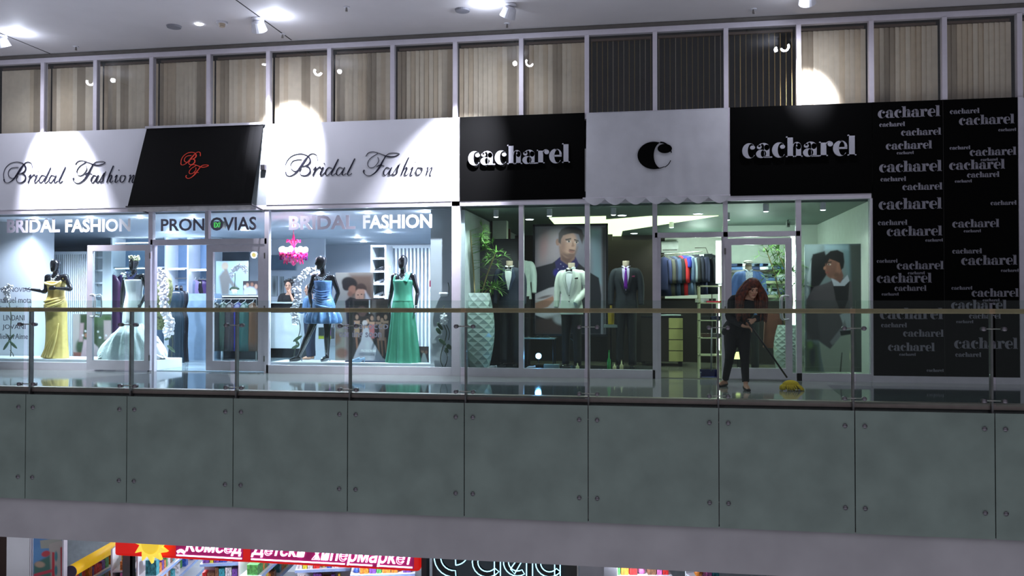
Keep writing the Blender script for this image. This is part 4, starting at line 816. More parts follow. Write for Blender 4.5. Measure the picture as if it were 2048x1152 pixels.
# --- pink chandelier
M_PK = mat('pink lacquer glass', (226, 34, 110), .15, var=.1, coat=.5); M_BU = mat('frosted glowing globe', (255, 244, 250), emit=7, var=0); M_CR = mat('plum crystal drop', (90, 22, 90), .08, var=.05)
yc = 1.0; x, z = at(587, 505, yc); zt = az(587, 462, yc); t = thing('chandelier', (x, yc, zt), 'pink ornate chandelier with glowing white globes and plum crystal drops', 'chandelier')
B().lathe([(.01, -.25), (.03, -.23), (.05, -.2), (.04, -.13), (.02, -.06), (.05, 0), (.02, .08), (.04, .14), (.015, .2), (.03, .26), (.012, .34)], (x, yc, z+.0), 14).build('column', M_PK, t, True)
B().cyl((x, yc, z+.34), (x, yc, zc1), .006).build('chain', M_PK, t)
for k in range(8):
    a = 2*PI*k/8+.2; c, s = math.cos(a), math.sin(a)
    B().tube([(x+.03*c, yc+.03*s, z-.06), (x+.10*c, yc+.10*s, z-.15), (x+.2*c, yc+.2*s, z-.09), (x+.225*c, yc+.225*s, z+.0)], [.012, .014, .012, .02], 8, sm=5).build('arm', M_PK, t, True)
    B().ell((x+.225*c, yc+.225*s, z+.055), (.047, .047, .052), 14, 10).build('globe', M_BU, t, True)
    B().tube([(x+.02*c, yc+.02*s, z+.12), (x+.08*c, yc+.08*s, z+.22), (x+.13*c, yc+.13*s, z+.19), (x+.12*c, yc+.12*s, z+.24)], [.012, .012, .008, .014], 6, sm=4).build('scroll', M_PK, t, True)
for R_, zz, nn in ((.245, -.09, 22), (.17, -.16, 16), (.25, -.02, 24)):
    for k in range(nn):
        a = 2*PI*k/nn; o = B(); o.ell((x+R_*math.cos(a), yc+R_*math.sin(a), z+zz-.03*(k % 2)), (.015, .015, .03), 6, 5); o.build('crystal', M_CR if R_ == .245 else M_PK, t, True)
b = B()
for R_, zz in ((.235, -.04), (.18, -.12)): b.tube([(x+R_*math.cos(2*PI*k/24), yc+R_*math.sin(2*PI*k/24), z+zz+.012*math.sin(k*2)) for k in range(25)], .014, 6)
b.build('basin_ring', M_PK, t, True); B().lathe([(.05, -.20), (.15, -.17), (.22, -.11), (.245, -.05), (.235, -.05), (.20, -.10), (.14, -.15), (.04, -.18)], (x, yc, z), 32, fn=lambda a, q: 1+.06*math.sin(a*10)).build('bowl', M_PK, t, True); light('POINT', 'chandelier_glow', (x, yc, z+.02), 12, (255, 220, 240), .18)
# --- furniture deeper in the bridal shop
M_BK = mat('black gloss furniture', (22, 24, 28), .25, var=.03)
yC = 3.6; x0, x1 = ax(490, yC), ax(601, yC); za, zb, zc_, zd_ = az(570, 604, yC), az(570, 630, yC), az(570, 676, yC), .013
t = thing('shop_counter', ((x0+x1)/2, yC+.3, .012), 'pale counter with black bands under the seated assistant', 'counter')
B().box(x0, x1, yC-.02, yC+.6, za-.03, za).build('worktop', M_WS, t); B().box(x0, x1, yC, yC+.55, zb+.05, za-.03).build('upper_band', M_BK, t); B().box(x0, x1, yC, yC+.55, .22, zb+.05).build('body', M_WS, t); B().box(x0, x1, yC+.03, yC+.5, .012, .22).build('base', M_BK, t)
for k, (a0, a1, b0, b1) in enumerate(((543, 554, 552, 592), (559, 567, 553, 592), (584, 595, 553, 590))):
    stand_pic('framed_print', ['leftmost', 'middle', 'right-hand'][k]+' grey framed print on the wall behind the seated assistant', 'picture', a0, a1, b0, b1, 6.25, (150, 158, 160), [('e', (a0+a1)/2, (b0+b1)/2, (a1-a0)*.3, 14, 0, (70, 74, 76), 3)])
tag(B().box(ax(541, 6.22), ax(590, 6.22), 6.22, 6.28, az(565, 540, 6.22), az(565, 510, 6.22)).build('dark_panel', mat('blue grey glossy panel', (78, 98, 116), .15)), 'blue-grey dark panel on the wall below the pink chandelier', 'panel')
struct(B().box(ax(500, 6.3), ax(650, 6.3), 6.27, 6.33, .012, zc1).build('wall_bridal_inner', M_BW))
stand_pic('floor_sign', 'small dark green and purple box standing on the shop floor behind the blue dress mannequin', 'box', 637, 662, 655, 678, 3.2, (52, 60, 60), [('p', [(637,672),(662,672),(662,678),(637,678)], (160,170,50), 1), ('p', [(650,655),(662,655),(662,670),(650,670)], (110,50,120), 2), ('e',655,668,4,3,0,(190,180,50),1)], thick=.2)
# wardrobe wall with light strips in the doorway view
M_LED = mat('cold white light strip', (225, 240, 255), emit=9, var=0); yW = 5.2
x0, x1 = ax(222, yW), ax(420, yW); t = thing('wardrobe_wall', ((x0+x1)/2, yW+.3, .012), 'pale blue open wardrobe wall with light strips, seen through the bridal doorway', 'wardrobe')
M_WB = mat('pale blue wardrobe panel', (118, 144, 172), .5, var=.01)
B().box(x0, x1, yW+.55, yW+.6, .012, zc1).build('back_panel', M_WB, t)
for p in (222, 330, 375, 420): B().box(ax(p, yW)-.02, ax(p, yW)+.02, yW, yW+.55, .012, zc1).build('divider', M_WS, t)
for a0, a1, pm in ((226, 327, 536), (333, 373, 538), (378, 417, 540)):
    z = az((a0+a1)/2, pm, yW); B().box(ax(a0, yW), ax(a1, yW), yW+.02, yW+.55, z, z+.03).build('shelf', M_WS, t); B().box(ax(a0, yW)+.03, ax(a1-7, yW), yW+.03, yW+.07, z-.018, z).build('light_strip', M_LED, t)
    z2 = zc1-.12; B().box(ax(a0, yW)+.03, ax(a1-7, yW), yW+.03, yW+.07, z2-.018, z2).build('light_strip', M_LED, t); B().cyl((ax(a0, yW)+.05, yW+.3, z-.22), (ax(a1, yW)-.05, yW+.3, z-.22), .012).build('hanging_rail', M_STEEL, t)
light('POINT', 'wardrobe_glow', (ax(352, 4.7), 4.7, 2.3), 26, (190, 215, 255), .1)
tag(B().box(ax(363, 2.6), ax(414, 2.6), 2.6, 3.2, .012, az(390, 587, 2.6)).build('low_cabinet', mat('pale blue cabinet', (120, 144, 170), .4)), 'plain pale blue-grey low cabinet in the middle of the bridal doorway', 'cabinet')
M_HG = mat('clear hanger', (210, 214, 220), .2)
def hung(nm, label, grp, cat, x, y, zr, L, w, m, d=.10, sleeves=0, turn=0., open_=None, seed=0):
    """garment on a hanger: x,y on the rail, zr rail height; turn = rotation about z"""
    t = thing(nm, (x, y, zr-L-.1), label, cat, grp); r_ = random.Random(seed); c, s = math.cos(turn), math.sin(turn)
    Q = lambda u, v, z: (x+u*c-v*s, y+u*s+v*c, z)
    B().tube([Q(0,0,zr+.02), Q(.02,0,zr+.01), Q(0,0,zr-.03), Q(-w*.38,0,zr-.09)], .005, 6).build('hanger', M_HG, t); b = B(); z0 = zr-.05
    rings = []
    for k, (zz, ww, dd) in enumerate(((0,.12,.3),(-.04,.5,.7),(-.12,.92,1),(-.3,.86,1),(-.55,.86,1),(-.8,.95,1.05),(-1,1,1.1))):
        zz = z0+zz*L; rings.append([Q(w/2*ww*math.cos(a)*(1+.04*math.sin(a*7+seed)), d/2*dd*math.sin(a)*(1+.12*math.sin(a*5+k+seed)), zz) for a in [2*PI*q/24 for q in range(24)]])
    b.ring_loft(rings)
    if sleeves:
        for q in (-1, 1): b.tube([Q(q*w*.40,0,z0-.07*L-.02), Q(q*w*.5,-.01,z0-.3*L), Q(q*w*.52,-.02,z0-sleeves)], [(.055,.055),(.05,.05),(.045,.045)], 10, sm=3)
    b.build('garment', m, t, True)
    if open_:
        b = B(); f = lambda u, zz: Q(u, -d/2-.012, zz); b.add([f(-.05, z0), f(.05, z0), f(.02, z0-.42), f(-.02, z0-.42)], [(0,3,2,1)]); b.build('lapel', open_, t)
    return t
zr = az(240, 541, 5.2)-.02; pur = [cloth('plum satin', (84, 42, 84), .4), cloth('violet satin', (60, 40, 92), .4), cloth('navy satin', (36, 38, 76), .4), cloth('aubergine satin', (70, 34, 60), .4)]
for k, p in enumerate((226, 234, 242, 250)): hung('hanging_gown', ['leftmost plum', 'second violet', 'third plum', 'fourth navy'][k]+' gown hanging left of the white wedding gown', 'gowns on the purple rail', 'gown', ax(p+1, 3.4), 3.4+.12*k, az(235, 545, 3.4), 1.5, .34, pur[k], .16, seed=k)
for k, p in enumerate((383, 389, 395, 401)): hung('hanging_garment', ['leftmost blue-grey', 'second lilac', 'third black', 'fourth purple'][k]+' short garment in the right wardrobe bay of the bridal doorway', 'garments in the wardrobe bay', 'garment', ax(p, 5.45), 5.45+.03*k, az(390, 556, 5.45), .42, .3, [cloth('blue grey knit', (92, 104, 130), .7), cloth('lilac knit', (120, 108, 150), .7), M_BK, pur[1]][k], .12, seed=k+9)
for k, (p, yy, m) in enumerate(((353, 1.9, 'dark teal gown'), (362, 2.15, 'black sequin gown'))):
    t = thing('gown_form', base(p, yy, .012), ('slim dress form in a dark teal gown beside the white orchid' if k == 0 else 'dress form in a black sequinned gown at the left of the doorway cabinet'), 'mannequin')
    gown('gown', t, cloth(m, (28, 44, 56) if k == 0 else (24, 26, 34), .3, var=.2, scale=60), [(.0,.16,.14,1),(.4,.14,.12,.8),(.85,.15,.13,.4),(1.05,.11,.09,.2),(1.25,.15,.12,.1),(1.42,.13,.1,0),(1.46,.05,.05,0)], .05, 9)
    q = ORG[t.name]; B().cyl((q[0], q[1], q[2]+1.44), (q[0], q[1], q[2]+1.56), .04, .03).build('neck_block', M_MQ, t, True)
# right-hand leaf view
stand_pic('wall_print', 'faint wall print of a woman seen from behind, through the closed bridal door', 'poster', 432, 497, 522, 590, 4.3, (178, 204, 214), [('e',450,532,7,8,0,(196,178,158),2), ('p', [(438,553),(446,542),(456,542),(464,560),(478,578),(470,582),(460,568),(458,590),(444,590)], (134,132,130), 3), ('p', [(449,538),(455,538),(456,548),(448,548)], (142,132,126), 2)])
t = thing('display_cabinet', (ax(476, 3.0), 3.25, .012), 'black display cabinet with a pale top behind the closed bridal door', 'cabinet'); B().box(ax(444, 3.0), ax(518, 3.0), 3.0, 3.5, az(480, 591, 3.0)-.03, az(480, 591, 3.0)).build('top', M_WS, t); B().box(ax(446, 3.0), ax(518, 3.0), 3.02, 3.48, .012, az(480, 591, 3.0)-.03).build('body', M_BK, t)
orchid('white orchid in a small white pot on the black display cabinet', 3.2, [(469, 578), (470, 560), (470, 546)], [(466, 550), (469, 540), (475, 535), (482, 532), (489, 536), (494, 543)], [((460, 580), (470, 574), .035), ((468, 576), (480, 578), .03)], pot=(469, 588, .07, .1), r=.05, n=2, seed=8)
stand_pic('table_card', 'landscape photo card of brides at the right end of the black display cabinet', 'card', 486, 517, 562, 589, 3.05, (70, 60, 66), [('e',500,585,14,12,0,(206,212,224),3), ('e',495,570,3,4,0,SK,1), ('e',504,569,3,4,0,DS,1), ('e',512,573,3,5,0,SK,1), ('e',490,574,3,4,0,WH,1)])
rk = [('black', (20, 22, 24)), ('dark green', (26, 46, 40)), ('black lace', (30, 24, 30)), ('royal blue', (34, 34, 96)), ('dark teal', (24, 60, 58)), ('bronze', (70, 44, 26))]
for k, (nm, c) in enumerate(rk): hung('hanging_gown', nm+' evening gown on the low rail behind the closed bridal door', 'dark gowns on the low rail', 'gown', ax(432+k*14.5, 2.4), 2.4+.04*(k % 2), az(470, 600, 2.4), 1.0, .27, cloth(nm+' gown cloth', c, .4), .2, seed=k+20)
t = thing('garment_rail', (ax(470, 2.4), 2.4, .012), 'low chrome garment rail carrying dark gowns behind the closed bridal door', 'rail'); za = az(470, 600, 2.4); B().cyl((ax(425, 2.4), 2.42, za+.02), (ax(512, 2.4), 2.42, za+.02), .012).build('bar', M_STEEL, t)
for p in (425, 512): B().cyl((ax(p, 2.4), 2.42, .012), (ax(p, 2.4), 2.42, za+.02), .012).build('leg', M_STEEL, t)
t = thing('exit_sign', (ax(436, 1.5), 1.5, az(436, 457, 1.5)), 'small black hanging sign with glowing green exit marking above the bridal door', 'sign'); B().box(ax(425, 1.5, 450), ax(451, 1.5, 450), 1.5, 1.53, az(436, 457, 1.5), az(436, 443, 1.5)).build('sign_box', M_BK, t)
text_mesh(B(), 'EXIT', ax(428, 1.495, 450), ax(446, 1.495, 450), az(436, 455, 1.495), az(436, 445, 1.495), 1.49, 1.498, .02).build('lettering', mat('green exit glow', (70, 190, 70), emit=.35, var=0), t); B().cyl((ax(430, 1.51), 1.51, az(436, 443, 1.5)), (ax(430, 1.51), 1.51, zc1), .006).build('hanging_rod', M_STEEL, t)
t = thing('wall_clock', (ax(508, 4.2), 4.2, az(508, 517, 4.2)), 'small round gold and white wall emblem behind the closed bridal door', 'clock'); B().cyl((ax(509, 4.2), 4.2, az(509, 510, 4.2)), (ax(509, 4.2), 4.16, az(509, 510, 4.2)), .08, n=20).build('rim', M_WS, t); B().cyl((ax(509, 4.2), 4.16, az(509, 510, 4.2)), (ax(509, 4.2), 4.15, az(509, 510, 4.2)), .05, n=20).build('face', mat('brass', (190, 160, 90), .3, metal=.7), t)
tr = thing('shoe_tray', (ax(730, .45), .45, ZP), 'low dark tray under the wedding party print', 'tray'); B().box(ax(694, .45, 720), ax(778, .45, 720), .35, .55, ZP, ZP+.02).build('tray', mat('navy tray', (42, 50, 72), .3), tr)
for k, p in enumerate((712, 722)): shoe(ax(p, .32), .27, ZP, cloth('pale blue shoe', (150, 176, 206), .25), ('left' if k == 0 else 'right')+' pale blue satin shoe in front of the wedding party print', 'pale blue shoes')
# lights of the bridal shop: downlight fittings with their lamps
M_DL = mat('downlight glow', (240, 248, 255), emit=10, var=0)
for i, (px, py, y, pw) in enumerate(((70, 432, .45, 50), (180, 432, .5, 50), (280, 436, .6, 40), (385, 437, .9, 45), (338, 475, 3.9, 60), (640, 432, .5, 45), (735, 436, .5, 50), (850, 433, .45, 60), (715, 497, 6, 60), (727, 500, 7.4, 50), (776, 486, 4.6, 60), (590, 455, 2.9, 60), (490, 470, 3.5, 50))):
    x = ax(px, y, py); z = zc1
    lab = ['bright ceiling downlight inside the far left of the bridal window', 'downlight over the yellow gown', 'downlight over the wedding gown', 'downlight behind the grey lettering above the bridal doorway', 'oval ceiling light low in the transom above the doorway', 'downlight over the blue dress', 'downlight over the wedding posters', 'downlight over the mint gown',
      'left one of the two small far downlights above the wedding posters', 'right one of the two small far downlights above the wedding posters', 'far downlight above the white shelf tower', 'downlight above the counter', 'downlight behind the closed bridal door'][i]
    t = thing('downlight', (x, y, z), lab, 'downlight', 'bridal shop downlights'); B().cyl((x, y, z), (x, y, z-.008), .10 if y > 2 else .07, n=20).build('rim', M_LH, t); B().cyl((x, y, z-.008), (x, y, z-.012), .085 if y > 2 else .055, n=20).build('lens', M_DL, t)
    light('SPOT', 'downlight_lamp', (x, y, z-.03), pw*BRI*(10 if y < 1 else 5), (220, 231, 255), .05, rot=(0, 0, 0), spot=150, blend=.5); light('POINT', 'downlight_glow', (x, y, z-.12), pw*BRI*.12, (220, 231, 255), .04)
# ================================================================ MENSWEAR SHOP
M_NK = cloth('beige linen neck block', (186, 168, 150), .7); M_TR = cloth('black trouser cloth', (16, 17, 20), .8); M_BASE = mat('black steel stand', (20, 20, 22), .4, metal=.5)
def suit(label, px, y, zneck, mj, mshirt=None, mlap=None, tie=None, bow=None, sl='down', hanky=None, trousers=True, mtr=None, turn=0, neck=True, k=1.0, extra=None, z0=.012):
    x = ax(px, y, 560); zn = zneck; t = thing('suited_form', (x, y, z0), label, 'mannequin', None); c, s = math.cos(turn), math.sin(turn)
    Q = lambda u, v, z: Vector((x+(u*c-v*s)*k, y+(u*s+v*c)*k, z)); h = lambda d: zn-.12-d*k       # shoulder line just under the neck
    b = B(); secs = [(h(0)+.02, .07, .06), (h(0), .15, .085), (h(.06), .205, .11), (h(.2), .205, .125), (h(.42), .175, .115), (h(.6), .195, .125), (h(.74), .205, .13)]
    b.tube([Q(0,0,z) for z, _, _ in secs], [(rx*k, ry*k) for _, rx, ry in secs], 24, ref=(math.sin(turn), -math.cos(turn), 0), sm=4)
    for q in (-1, 1):
        if sl == 'down': pts = [Q(q*.11,0,h(.035)), Q(q*.185,0,h(.06)), Q(q*.235,0,h(.2)), Q(q*.25,-.01,h(.38)), Q(q*.255,-.05,h(.62))]
        else: pts = [Q(q*.11,0,h(.035)), Q(q*.185,0,h(.06)), Q(q*.24,.01,h(.2)), Q(q*.245,.02,h(.33)), Q(q*.12,-.15,h(.56))] if q == 1 else [Q(q*.11,0,h(.035)), Q(q*.185,0,h(.06)), Q(q*.235,0,h(.2)), Q(q*.25,-.01,h(.38)), Q(q*.255,-.05,h(.62))]
        b.tube(pts, [(.035*k, .05*k), (.062*k, .066*k), (.063*k, .064*k), (.056*k, .056*k), (.046*k, .046*k)], 14, sm=4)
    b.fuse('jacket', mj, t, .010, 3)
    def fr(u, z, off):                      # point on the front of the jacket
        for (za, ra, ya), (zb, rb, yb) in zip(secs, secs[1:]):
            if zb <= z <= za: f = (za-z)/(za-zb); rx = ra+(rb-ra)*f; ry = ya+(yb-ya)*f; break
        else: rx, ry = secs[-1][1:] if z < secs[-1][0] else secs[1][1:]
        return Q(u, -ry*math.sqrt(max(.05, 1-(u/rx)**2))-off, z)
    def patch(nm, L, R_, m, off, n=8):      # strip between two curves (u, depth below shoulder)
        b = B(); N = 12; vs = []
        for i in range(N+1):
            f = i/N
            def ev(C): 
                g = f*(len(C)-1); j = min(int(g), len(C)-2); g -= j; return C[j][0]+(C[j+1][0]-C[j][0])*g, C[j][1]+(C[j+1][1]-C[j][1])*g
            (ua, da), (ub, db) = ev(L), ev(R_)
            for j in range(n+1): g = j/n; vs.append(fr(ua+(ub-ua)*g, h(da+(db-da)*g), off))
        b.add(vs, [(i*(n+1)+j, (i+1)*(n+1)+j, (i+1)*(n+1)+j+1, i*(n+1)+j+1) for i in range(N) for j in range(n)]); b.build(nm, m, t, True)
    if mshirt:
        patch('shirt', [(-.065,-.0), (-.055,.15), (-.005,.38)], [(.065,-.0), (.055,.15), (.005,.38)], mshirt, .010)
        for q in (-1, 1):
            patch('lapel', [(q*.06,-.005), (q*.062,.16), (q*.008,.39)], [(q*.085,0), (q*.125,.15), (q*.012,.41)], mlap or mj, .018)
            b = B(); b.tube([Q(q*.06,.02,zn-.08), Q(q*.045,-.055,zn-.085), Q(q*.008,-.088,zn-.125)], [(.022,.006),(.026,.006),(.016,.006)], 8, sm=3); b.build('collar', mshirt, t, True)
    if tie: b = B(); b.ell(fr(0, h(.01), .03), (.017, .012, .02), 8, 6); b.tube([fr(0, h(.02), .024), fr(0, h(.15), .024), fr(0, h(.35), .022)], [(.012,.006),(.024,.006),(.032,.005)], 8, ref=(0,-1,0), sm=3); b.build('tie', tie, t, True)
    if bow:
        b = B(); p = fr(0, h(-.0), .04); b.ell(p, (.013, .012, .016), 8, 6)
        for q in (-1, 1): b.tube([p, p+Vector((q*.035*c, q*.035*s, .0)), p+Vector((q*.058*c, q*.058*s, 0))], [(.006,.01),(.022,.012),(.026,.008)], 8, ref=(0,-1,0), sm=2)
        b.build('bow_tie', bow, t, True)
    if hanky: patch('pocket_square', [(.10,.13), (.10,.15)], [(.15,.12), (.15,.15)], hanky, .022, 4)
    if neck: B().lathe([(.062*k, 0), (.056*k, .05), (.058*k, .10), (.056*k, .115)], Q(0, 0, zn-.105), 18).build('neck_block', M_NK, t, True)
    b = B(); [b.ell(fr(.004, h(d), .012), .010, 8, 6) for d in (.42, .52)]; b.build('buttons', M_TR if mj is not M_TR else M_BASE, t, True)
    if trousers:
        for q in (-1, 1): B().tube([Q(q*.085,0,h(.68)), Q(q*.09,0,h(.9)), Q(q*.10,0,h(1.15)), Q(q*.105,.0,z0+.05)], [(.098,.115),(.088,.10),(.072,.08),(.066,.075)], 16, sm=4).build('trouser_leg', mtr or M_TR, t, True)
        for q in (-1, 1): B().tube([Q(q*.105,.06,z0+.03), Q(q*.105,-.04,z0+.04), Q(q*.115,-.16,z0+.02)], [(.04,.03),(.045,.04),(.03,.018)], 12, sm=3).build('shoe', mat('black patent shoe', (14, 14, 16), .15, coat=.5), t, True)
    return t, Q, h
W_SH = cloth('white shirt cotton', (226, 232, 234), .6, var=.01)
suit('headless form in a slate tuxedo jacket with dark bow tie, right of the bamboo vase', 1019, .9, az(1018, 523, .9), cloth('slate grey wool', (36, 44, 60), .7), W_SH, cloth('dark satin lapel', (52, 62, 84), .35), bow=mat('black satin', (14, 14, 18), .3), k=1.02, z0=.1)
suit('suited torso form in a pale shirt standing partly behind the slate tuxedo', 1043, 1.6, az(1040, 510, 1.6), cloth('pale mint shirt', (186, 204, 196), .7), None, trousers=True, k=.95)
suit('suited torso form in an ivory dinner jacket with black bow tie and hand in pocket', 1143, .8, az(1143, 527, .8), cloth('ivory dinner wool', (214, 222, 212), .6, var=.02), W_SH, cloth('ivory satin lapel', (190, 200, 192), .35), bow=mat('black satin', (14, 14, 18), .3), sl='pocket', hanky=M_TR, turn=-.25, k=1.04, z0=.1)
suit('suited torso form in a charcoal suit with purple tie and lilac shirt', 1252, .85, az(1254, 523, .85), cloth('charcoal blue wool', (24, 30, 38), .75), cloth('lilac shirt cotton', (190, 180, 216), .6), cloth('charcoal lapel', (19, 24, 31), .6), tie=cloth('purple silk', (110, 34, 150), .3), hanky=cloth('wine silk', (140, 50, 90), .4), k=1.02, z0=.1)
t, Q, h = suit('headless form in a blue jacket with a pale flat cap, behind the sweeping woman', 1497, 1.4, az(1497, 530, 1.4), cloth('denim blue wool', (72, 100, 156), .7), cloth('checked shirt', (176, 186, 200), .6, var=.2, scale=60), cloth('blue lapel', (84, 112, 168), .6), k=1.02)
b = B(); b.ell(Q(0, 0, az(1497, 524, 1.4)), (.085, .105, .035), 16, 8); b.ell(Q(.0, -.09, az(1497, 525, 1.4)-.01), (.06, .06, .010), 12, 6); b.build('flat_cap', cloth('pale cap cloth', (200, 196, 190), .7), t, True)
# --- posters in the menswear shop
GY = (150, 146, 156)
fp1 = stand_pic('fashion_poster', 'large framed poster of a dark-haired man in a navy jacket and dotted scarf holding papers', 'poster', 1070, 1212, 452, 668, 1.9, (132, 130, 144), [
 ('p', [(1070,452),(1120,452),(1118,520),(1070,535)], (166,158,166), 14), ('p', [(1150,452),(1180,452),(1180,560),(1150,540)], (120,122,138), 8), ('p', [(1182,460),(1202,460),(1204,570),(1186,560)], (128,152,166), 6), ('p', [(1204,455),(1212,455),(1212,668),(1206,668)], (60,58,62), 3), ('e',1088,490,8,26,5,(176,146,150),8),
 ('p', [(1070,535),(1105,526),(1122,514),(1150,520),(1180,545),(1198,556),(1203,590),(1202,668),(1070,668)], (22,22,34), 1.5),
 ('p', [(1120,514),(1138,516),(1152,514),(1158,528),(1140,560),(1128,600),(1118,560),(1110,524)], (34,30,92), 1.5), ('e',1112,545,5,7,0,(38,32,130),3),
 ('p', [(1120,500),(1150,502),(1150,518),(1136,530),(1122,520)], (140,108,96), 2), ('p', [(1122,508),(1146,515),(1136,528),(1124,520)], (104,78,70), 3),
 ('e',1136,487,17,29,-3,(176,140,122),1.6), ('e',1116,484,4,7,0,(150,112,96),1), ('p', [(1120,494),(1124,510),(1140,518),(1152,508),(1156,494),(1150,506),(1138,510),(1126,502)], (112,86,76), 4), ('e',1126,492,6,14,0,(140,106,92),5), ('e',1145,480,8,14,0,(190,154,136),5),
 ('p', [(1117,484),(1118,466),(1124,458),(1136,454),(1152,454),(1164,460),(1169,472),(1165,488),(1161,478),(1158,469),(1148,466),(1136,468),(1127,471),(1123,478),(1122,488)], (34,28,30), 1.6), ('e',1147,460,17,6,8,(30,25,27),2),
 ('p', [(1131,478),(1143,476),(1143,479),(1132,481)], (50,38,36), .8), ('p', [(1149,478),(1158,481),(1158,483),(1149,481)], (50,38,36), .8), ('e',1138,483,4.2,1.9,0,(206,190,180),.6), ('e',1153.5,485,3.8,1.8,8,(206,190,180),.6), ('e',1138.5,482.8,1.9,1.9,0,(30,24,26),.5), ('e',1153.8,484.8,1.8,1.8,0,(30,24,26),.5), ('p', [(1133,481.6),(1138,480.2),(1143,481.8),(1138,481.4)], (50,38,36), .5), ('p', [(1149,483.4),(1154,482.2),(1158,484.6),(1153,483.6)], (50,38,36), .5), ('p', [(1146,482),(1150,492),(1147,494),(1143,493)], (146,112,96), 1.2),
 ('p', [(1137,501),(1143,499),(1151,503),(1146,506),(1140,505)], (140,96,86), .9), ('p', [(1138,498),(1150,500),(1151,502),(1140,501)], (90,64,58), 1), ('e',1142,511,8,4,8,(116,90,80),2.5),
 ('p', [(1070,588),(1098,576),(1116,572),(1128,600),(1120,640),(1096,640),(1070,630)], (178,176,186), 1.5), ('p', [(1070,606),(1086,600),(1106,592),(1110,600),(1096,614),(1076,620),(1070,622)], (156,112,98), 2), ('e',1090,594,14,2.5,-14,(110,100,104),1.5),
 ]+[('e', 1122+6*math.sin(k*2.1), 528+k*5, 1, 1, 0, (170,168,196), .6) for k in range(14)]+[('p', [(1070,640),(1120,630),(1126,668),(1070,668)], (64,46,44), 6), ('e',1118,640,12,8,30,(150,150,160),4)], thick=.05, step=.6)
for a0, a1, b0, b1 in ((1066, 1070, 448, 670), (1212, 1216, 448, 670), (1066, 1216, 448, 452), (1066, 1216, 668, 672)): B().box(ax(a0, 1.9), ax(a1, 1.9), 1.87, 1.96, az(1141, b1, 1.9), az(1141, b0, 1.9)).build('frame_bar', M_BK, fp1)
stand_pic('fashion_poster', 'tall poster of a man in a grey cardigan, white shirt and pale trousers looking left', 'poster', 1609, 1725, 488, 744, .55, (104, 116, 120), [
 ('p', [(1609,488),(1640,488),(1622,600),(1609,600)], (120,134,138), 8), ('p', [(1684,488),(1725,488),(1725,600),(1700,560)], (96,120,128), 6), ('p', [(1650,490),(1700,490),(1700,500),(1650,500)], (120,140,150), 4), ('p', [(1700,488),(1725,488),(1725,744),(1706,744)], (60,66,64), 5),
 ('p', [(1622,520),(1626,508),(1650,502),(1660,540),(1640,570),(1618,600),(1622,560)], (14,14,15), 2), ('p', [(1623,520),(1620,560),(1614,596),(1611,590),(1615,548)], (150,160,166), 1.2),
 ('p', [(1612,600),(1628,574),(1654,566),(1668,560),(1690,556),(1704,564),(1706,600),(1706,640),(1698,680),(1676,694),(1660,700),(1636,680),(1612,680)], (74,68,72), 2), ('p', [(1612,610),(1634,620),(1640,680),(1624,680),(1612,660)], (58,54,57), 4),
 ('p', [(1666,566),(1700,562),(1697,600),(1684,630),(1672,600)], (22,20,22), 1.5), ('p', [(1663,556),(1668,550),(1680,566),(1696,550),(1700,562),(1690,572),(1668,572)], (170,172,184), 1.2), ('p', [(1664,556),(1684,540),(1688,552),(1682,566)], (106,70,58), 2),
 ('e',1668,535,17,22,10,(128,88,72),1.6), ('p', [(1652,540),(1652,528),(1660,520),(1676,522),(1672,545),(1662,556),(1655,552)], (110,74,62), 3), ('e',1682,533,4,7,10,(128,84,66),1), ('e',1674,550,6,5,0,(96,66,54),3),
 ('p', [(1653,530),(1650,512),(1662,502),(1676,500),(1688,506),(1690,524),(1688,536),(1683,540),(1680,526),(1672,522),(1660,518)], (14,12,12), 1.5), ('p', [(1655,524),(1664,523),(1664,525),(1656,526)], (30,22,20), .8), ('e',1659.5,529,3.2,1.5,0,(190,176,166),.6), ('e',1658.5,529,1.5,1.5,0,(26,20,20),.5), ('e',1655,545,3.4,1.4,0,(120,64,58),.8), ('e',1650,536,2.6,3.6,15,(138,96,78),1),
 ('p', [(1680,630),(1704,616),(1706,640),(1704,668),(1690,660)], (150,154,162), 2), ('p', [(1682,656),(1660,684),(1664,690),(1676,684),(1694,654),(1690,640)], (120,118,124), 2), ('p', [(1680,662),(1704,660),(1704,672),(1682,672)], (22,20,20), 1),
 ('p', [(1638,684),(1660,698),(1682,672),(1704,668),(1706,744),(1648,744),(1642,716)], (150,156,146), 2), ('p', [(1683,705),(1685,705),(1682,744),(1679,744)], (70,72,66), 1), ('p', [(1609,680),(1636,690),(1640,744),(1609,744)], (70,84,66), 6), ('e',1624,712,6,22,0,(38,48,50),4), ('e',1620,690,5,7,0,(90,120,66),4)], thick=.03, step=.7)
stand_pic('arched_panel', 'black arched backdrop panel with a soft grey gradient behind the bamboo vase', 'panel', 926, 1036, 478, 738, 1.35, (36, 34, 38), [('p', [(926,478),(1036,478),(1036,484),(1000,478.5),(960,479),(926,486)], (10,10,11), 1.5), ('e',985,520,50,34,0,(76,74,82),26), ('p', [(926,600),(1036,600),(1036,738),(926,738)], (12,12,14), 20)])
tag(B().box(XB+.14, ax(985, 2.4), 2.4, 2.5, .012, zc1).build('wood_panel', cloth('brown walnut veneer', (82, 50, 30), .4, var=.2, scale=3)), 'brown walnut wall panel in the top left of the menswear window', 'panel')
tag(B().box(ax(985, 2.3), ax(1013, 2.3), 2.3, 2.5, .012, zc1).build('column', M_MG), 'narrow grey-white column right of the brown walnut panel', 'column')
tag(B().box(ax(994, 3), ax(1020, 3), 3, 3.1, .012, az(1000, 458, 3)).build('wood_panel', cloth('red brown veneer', (86, 46, 30), .4, var=.2, scale=3)), 'small reddish brown wood panel right of the grey-white column', 'panel')
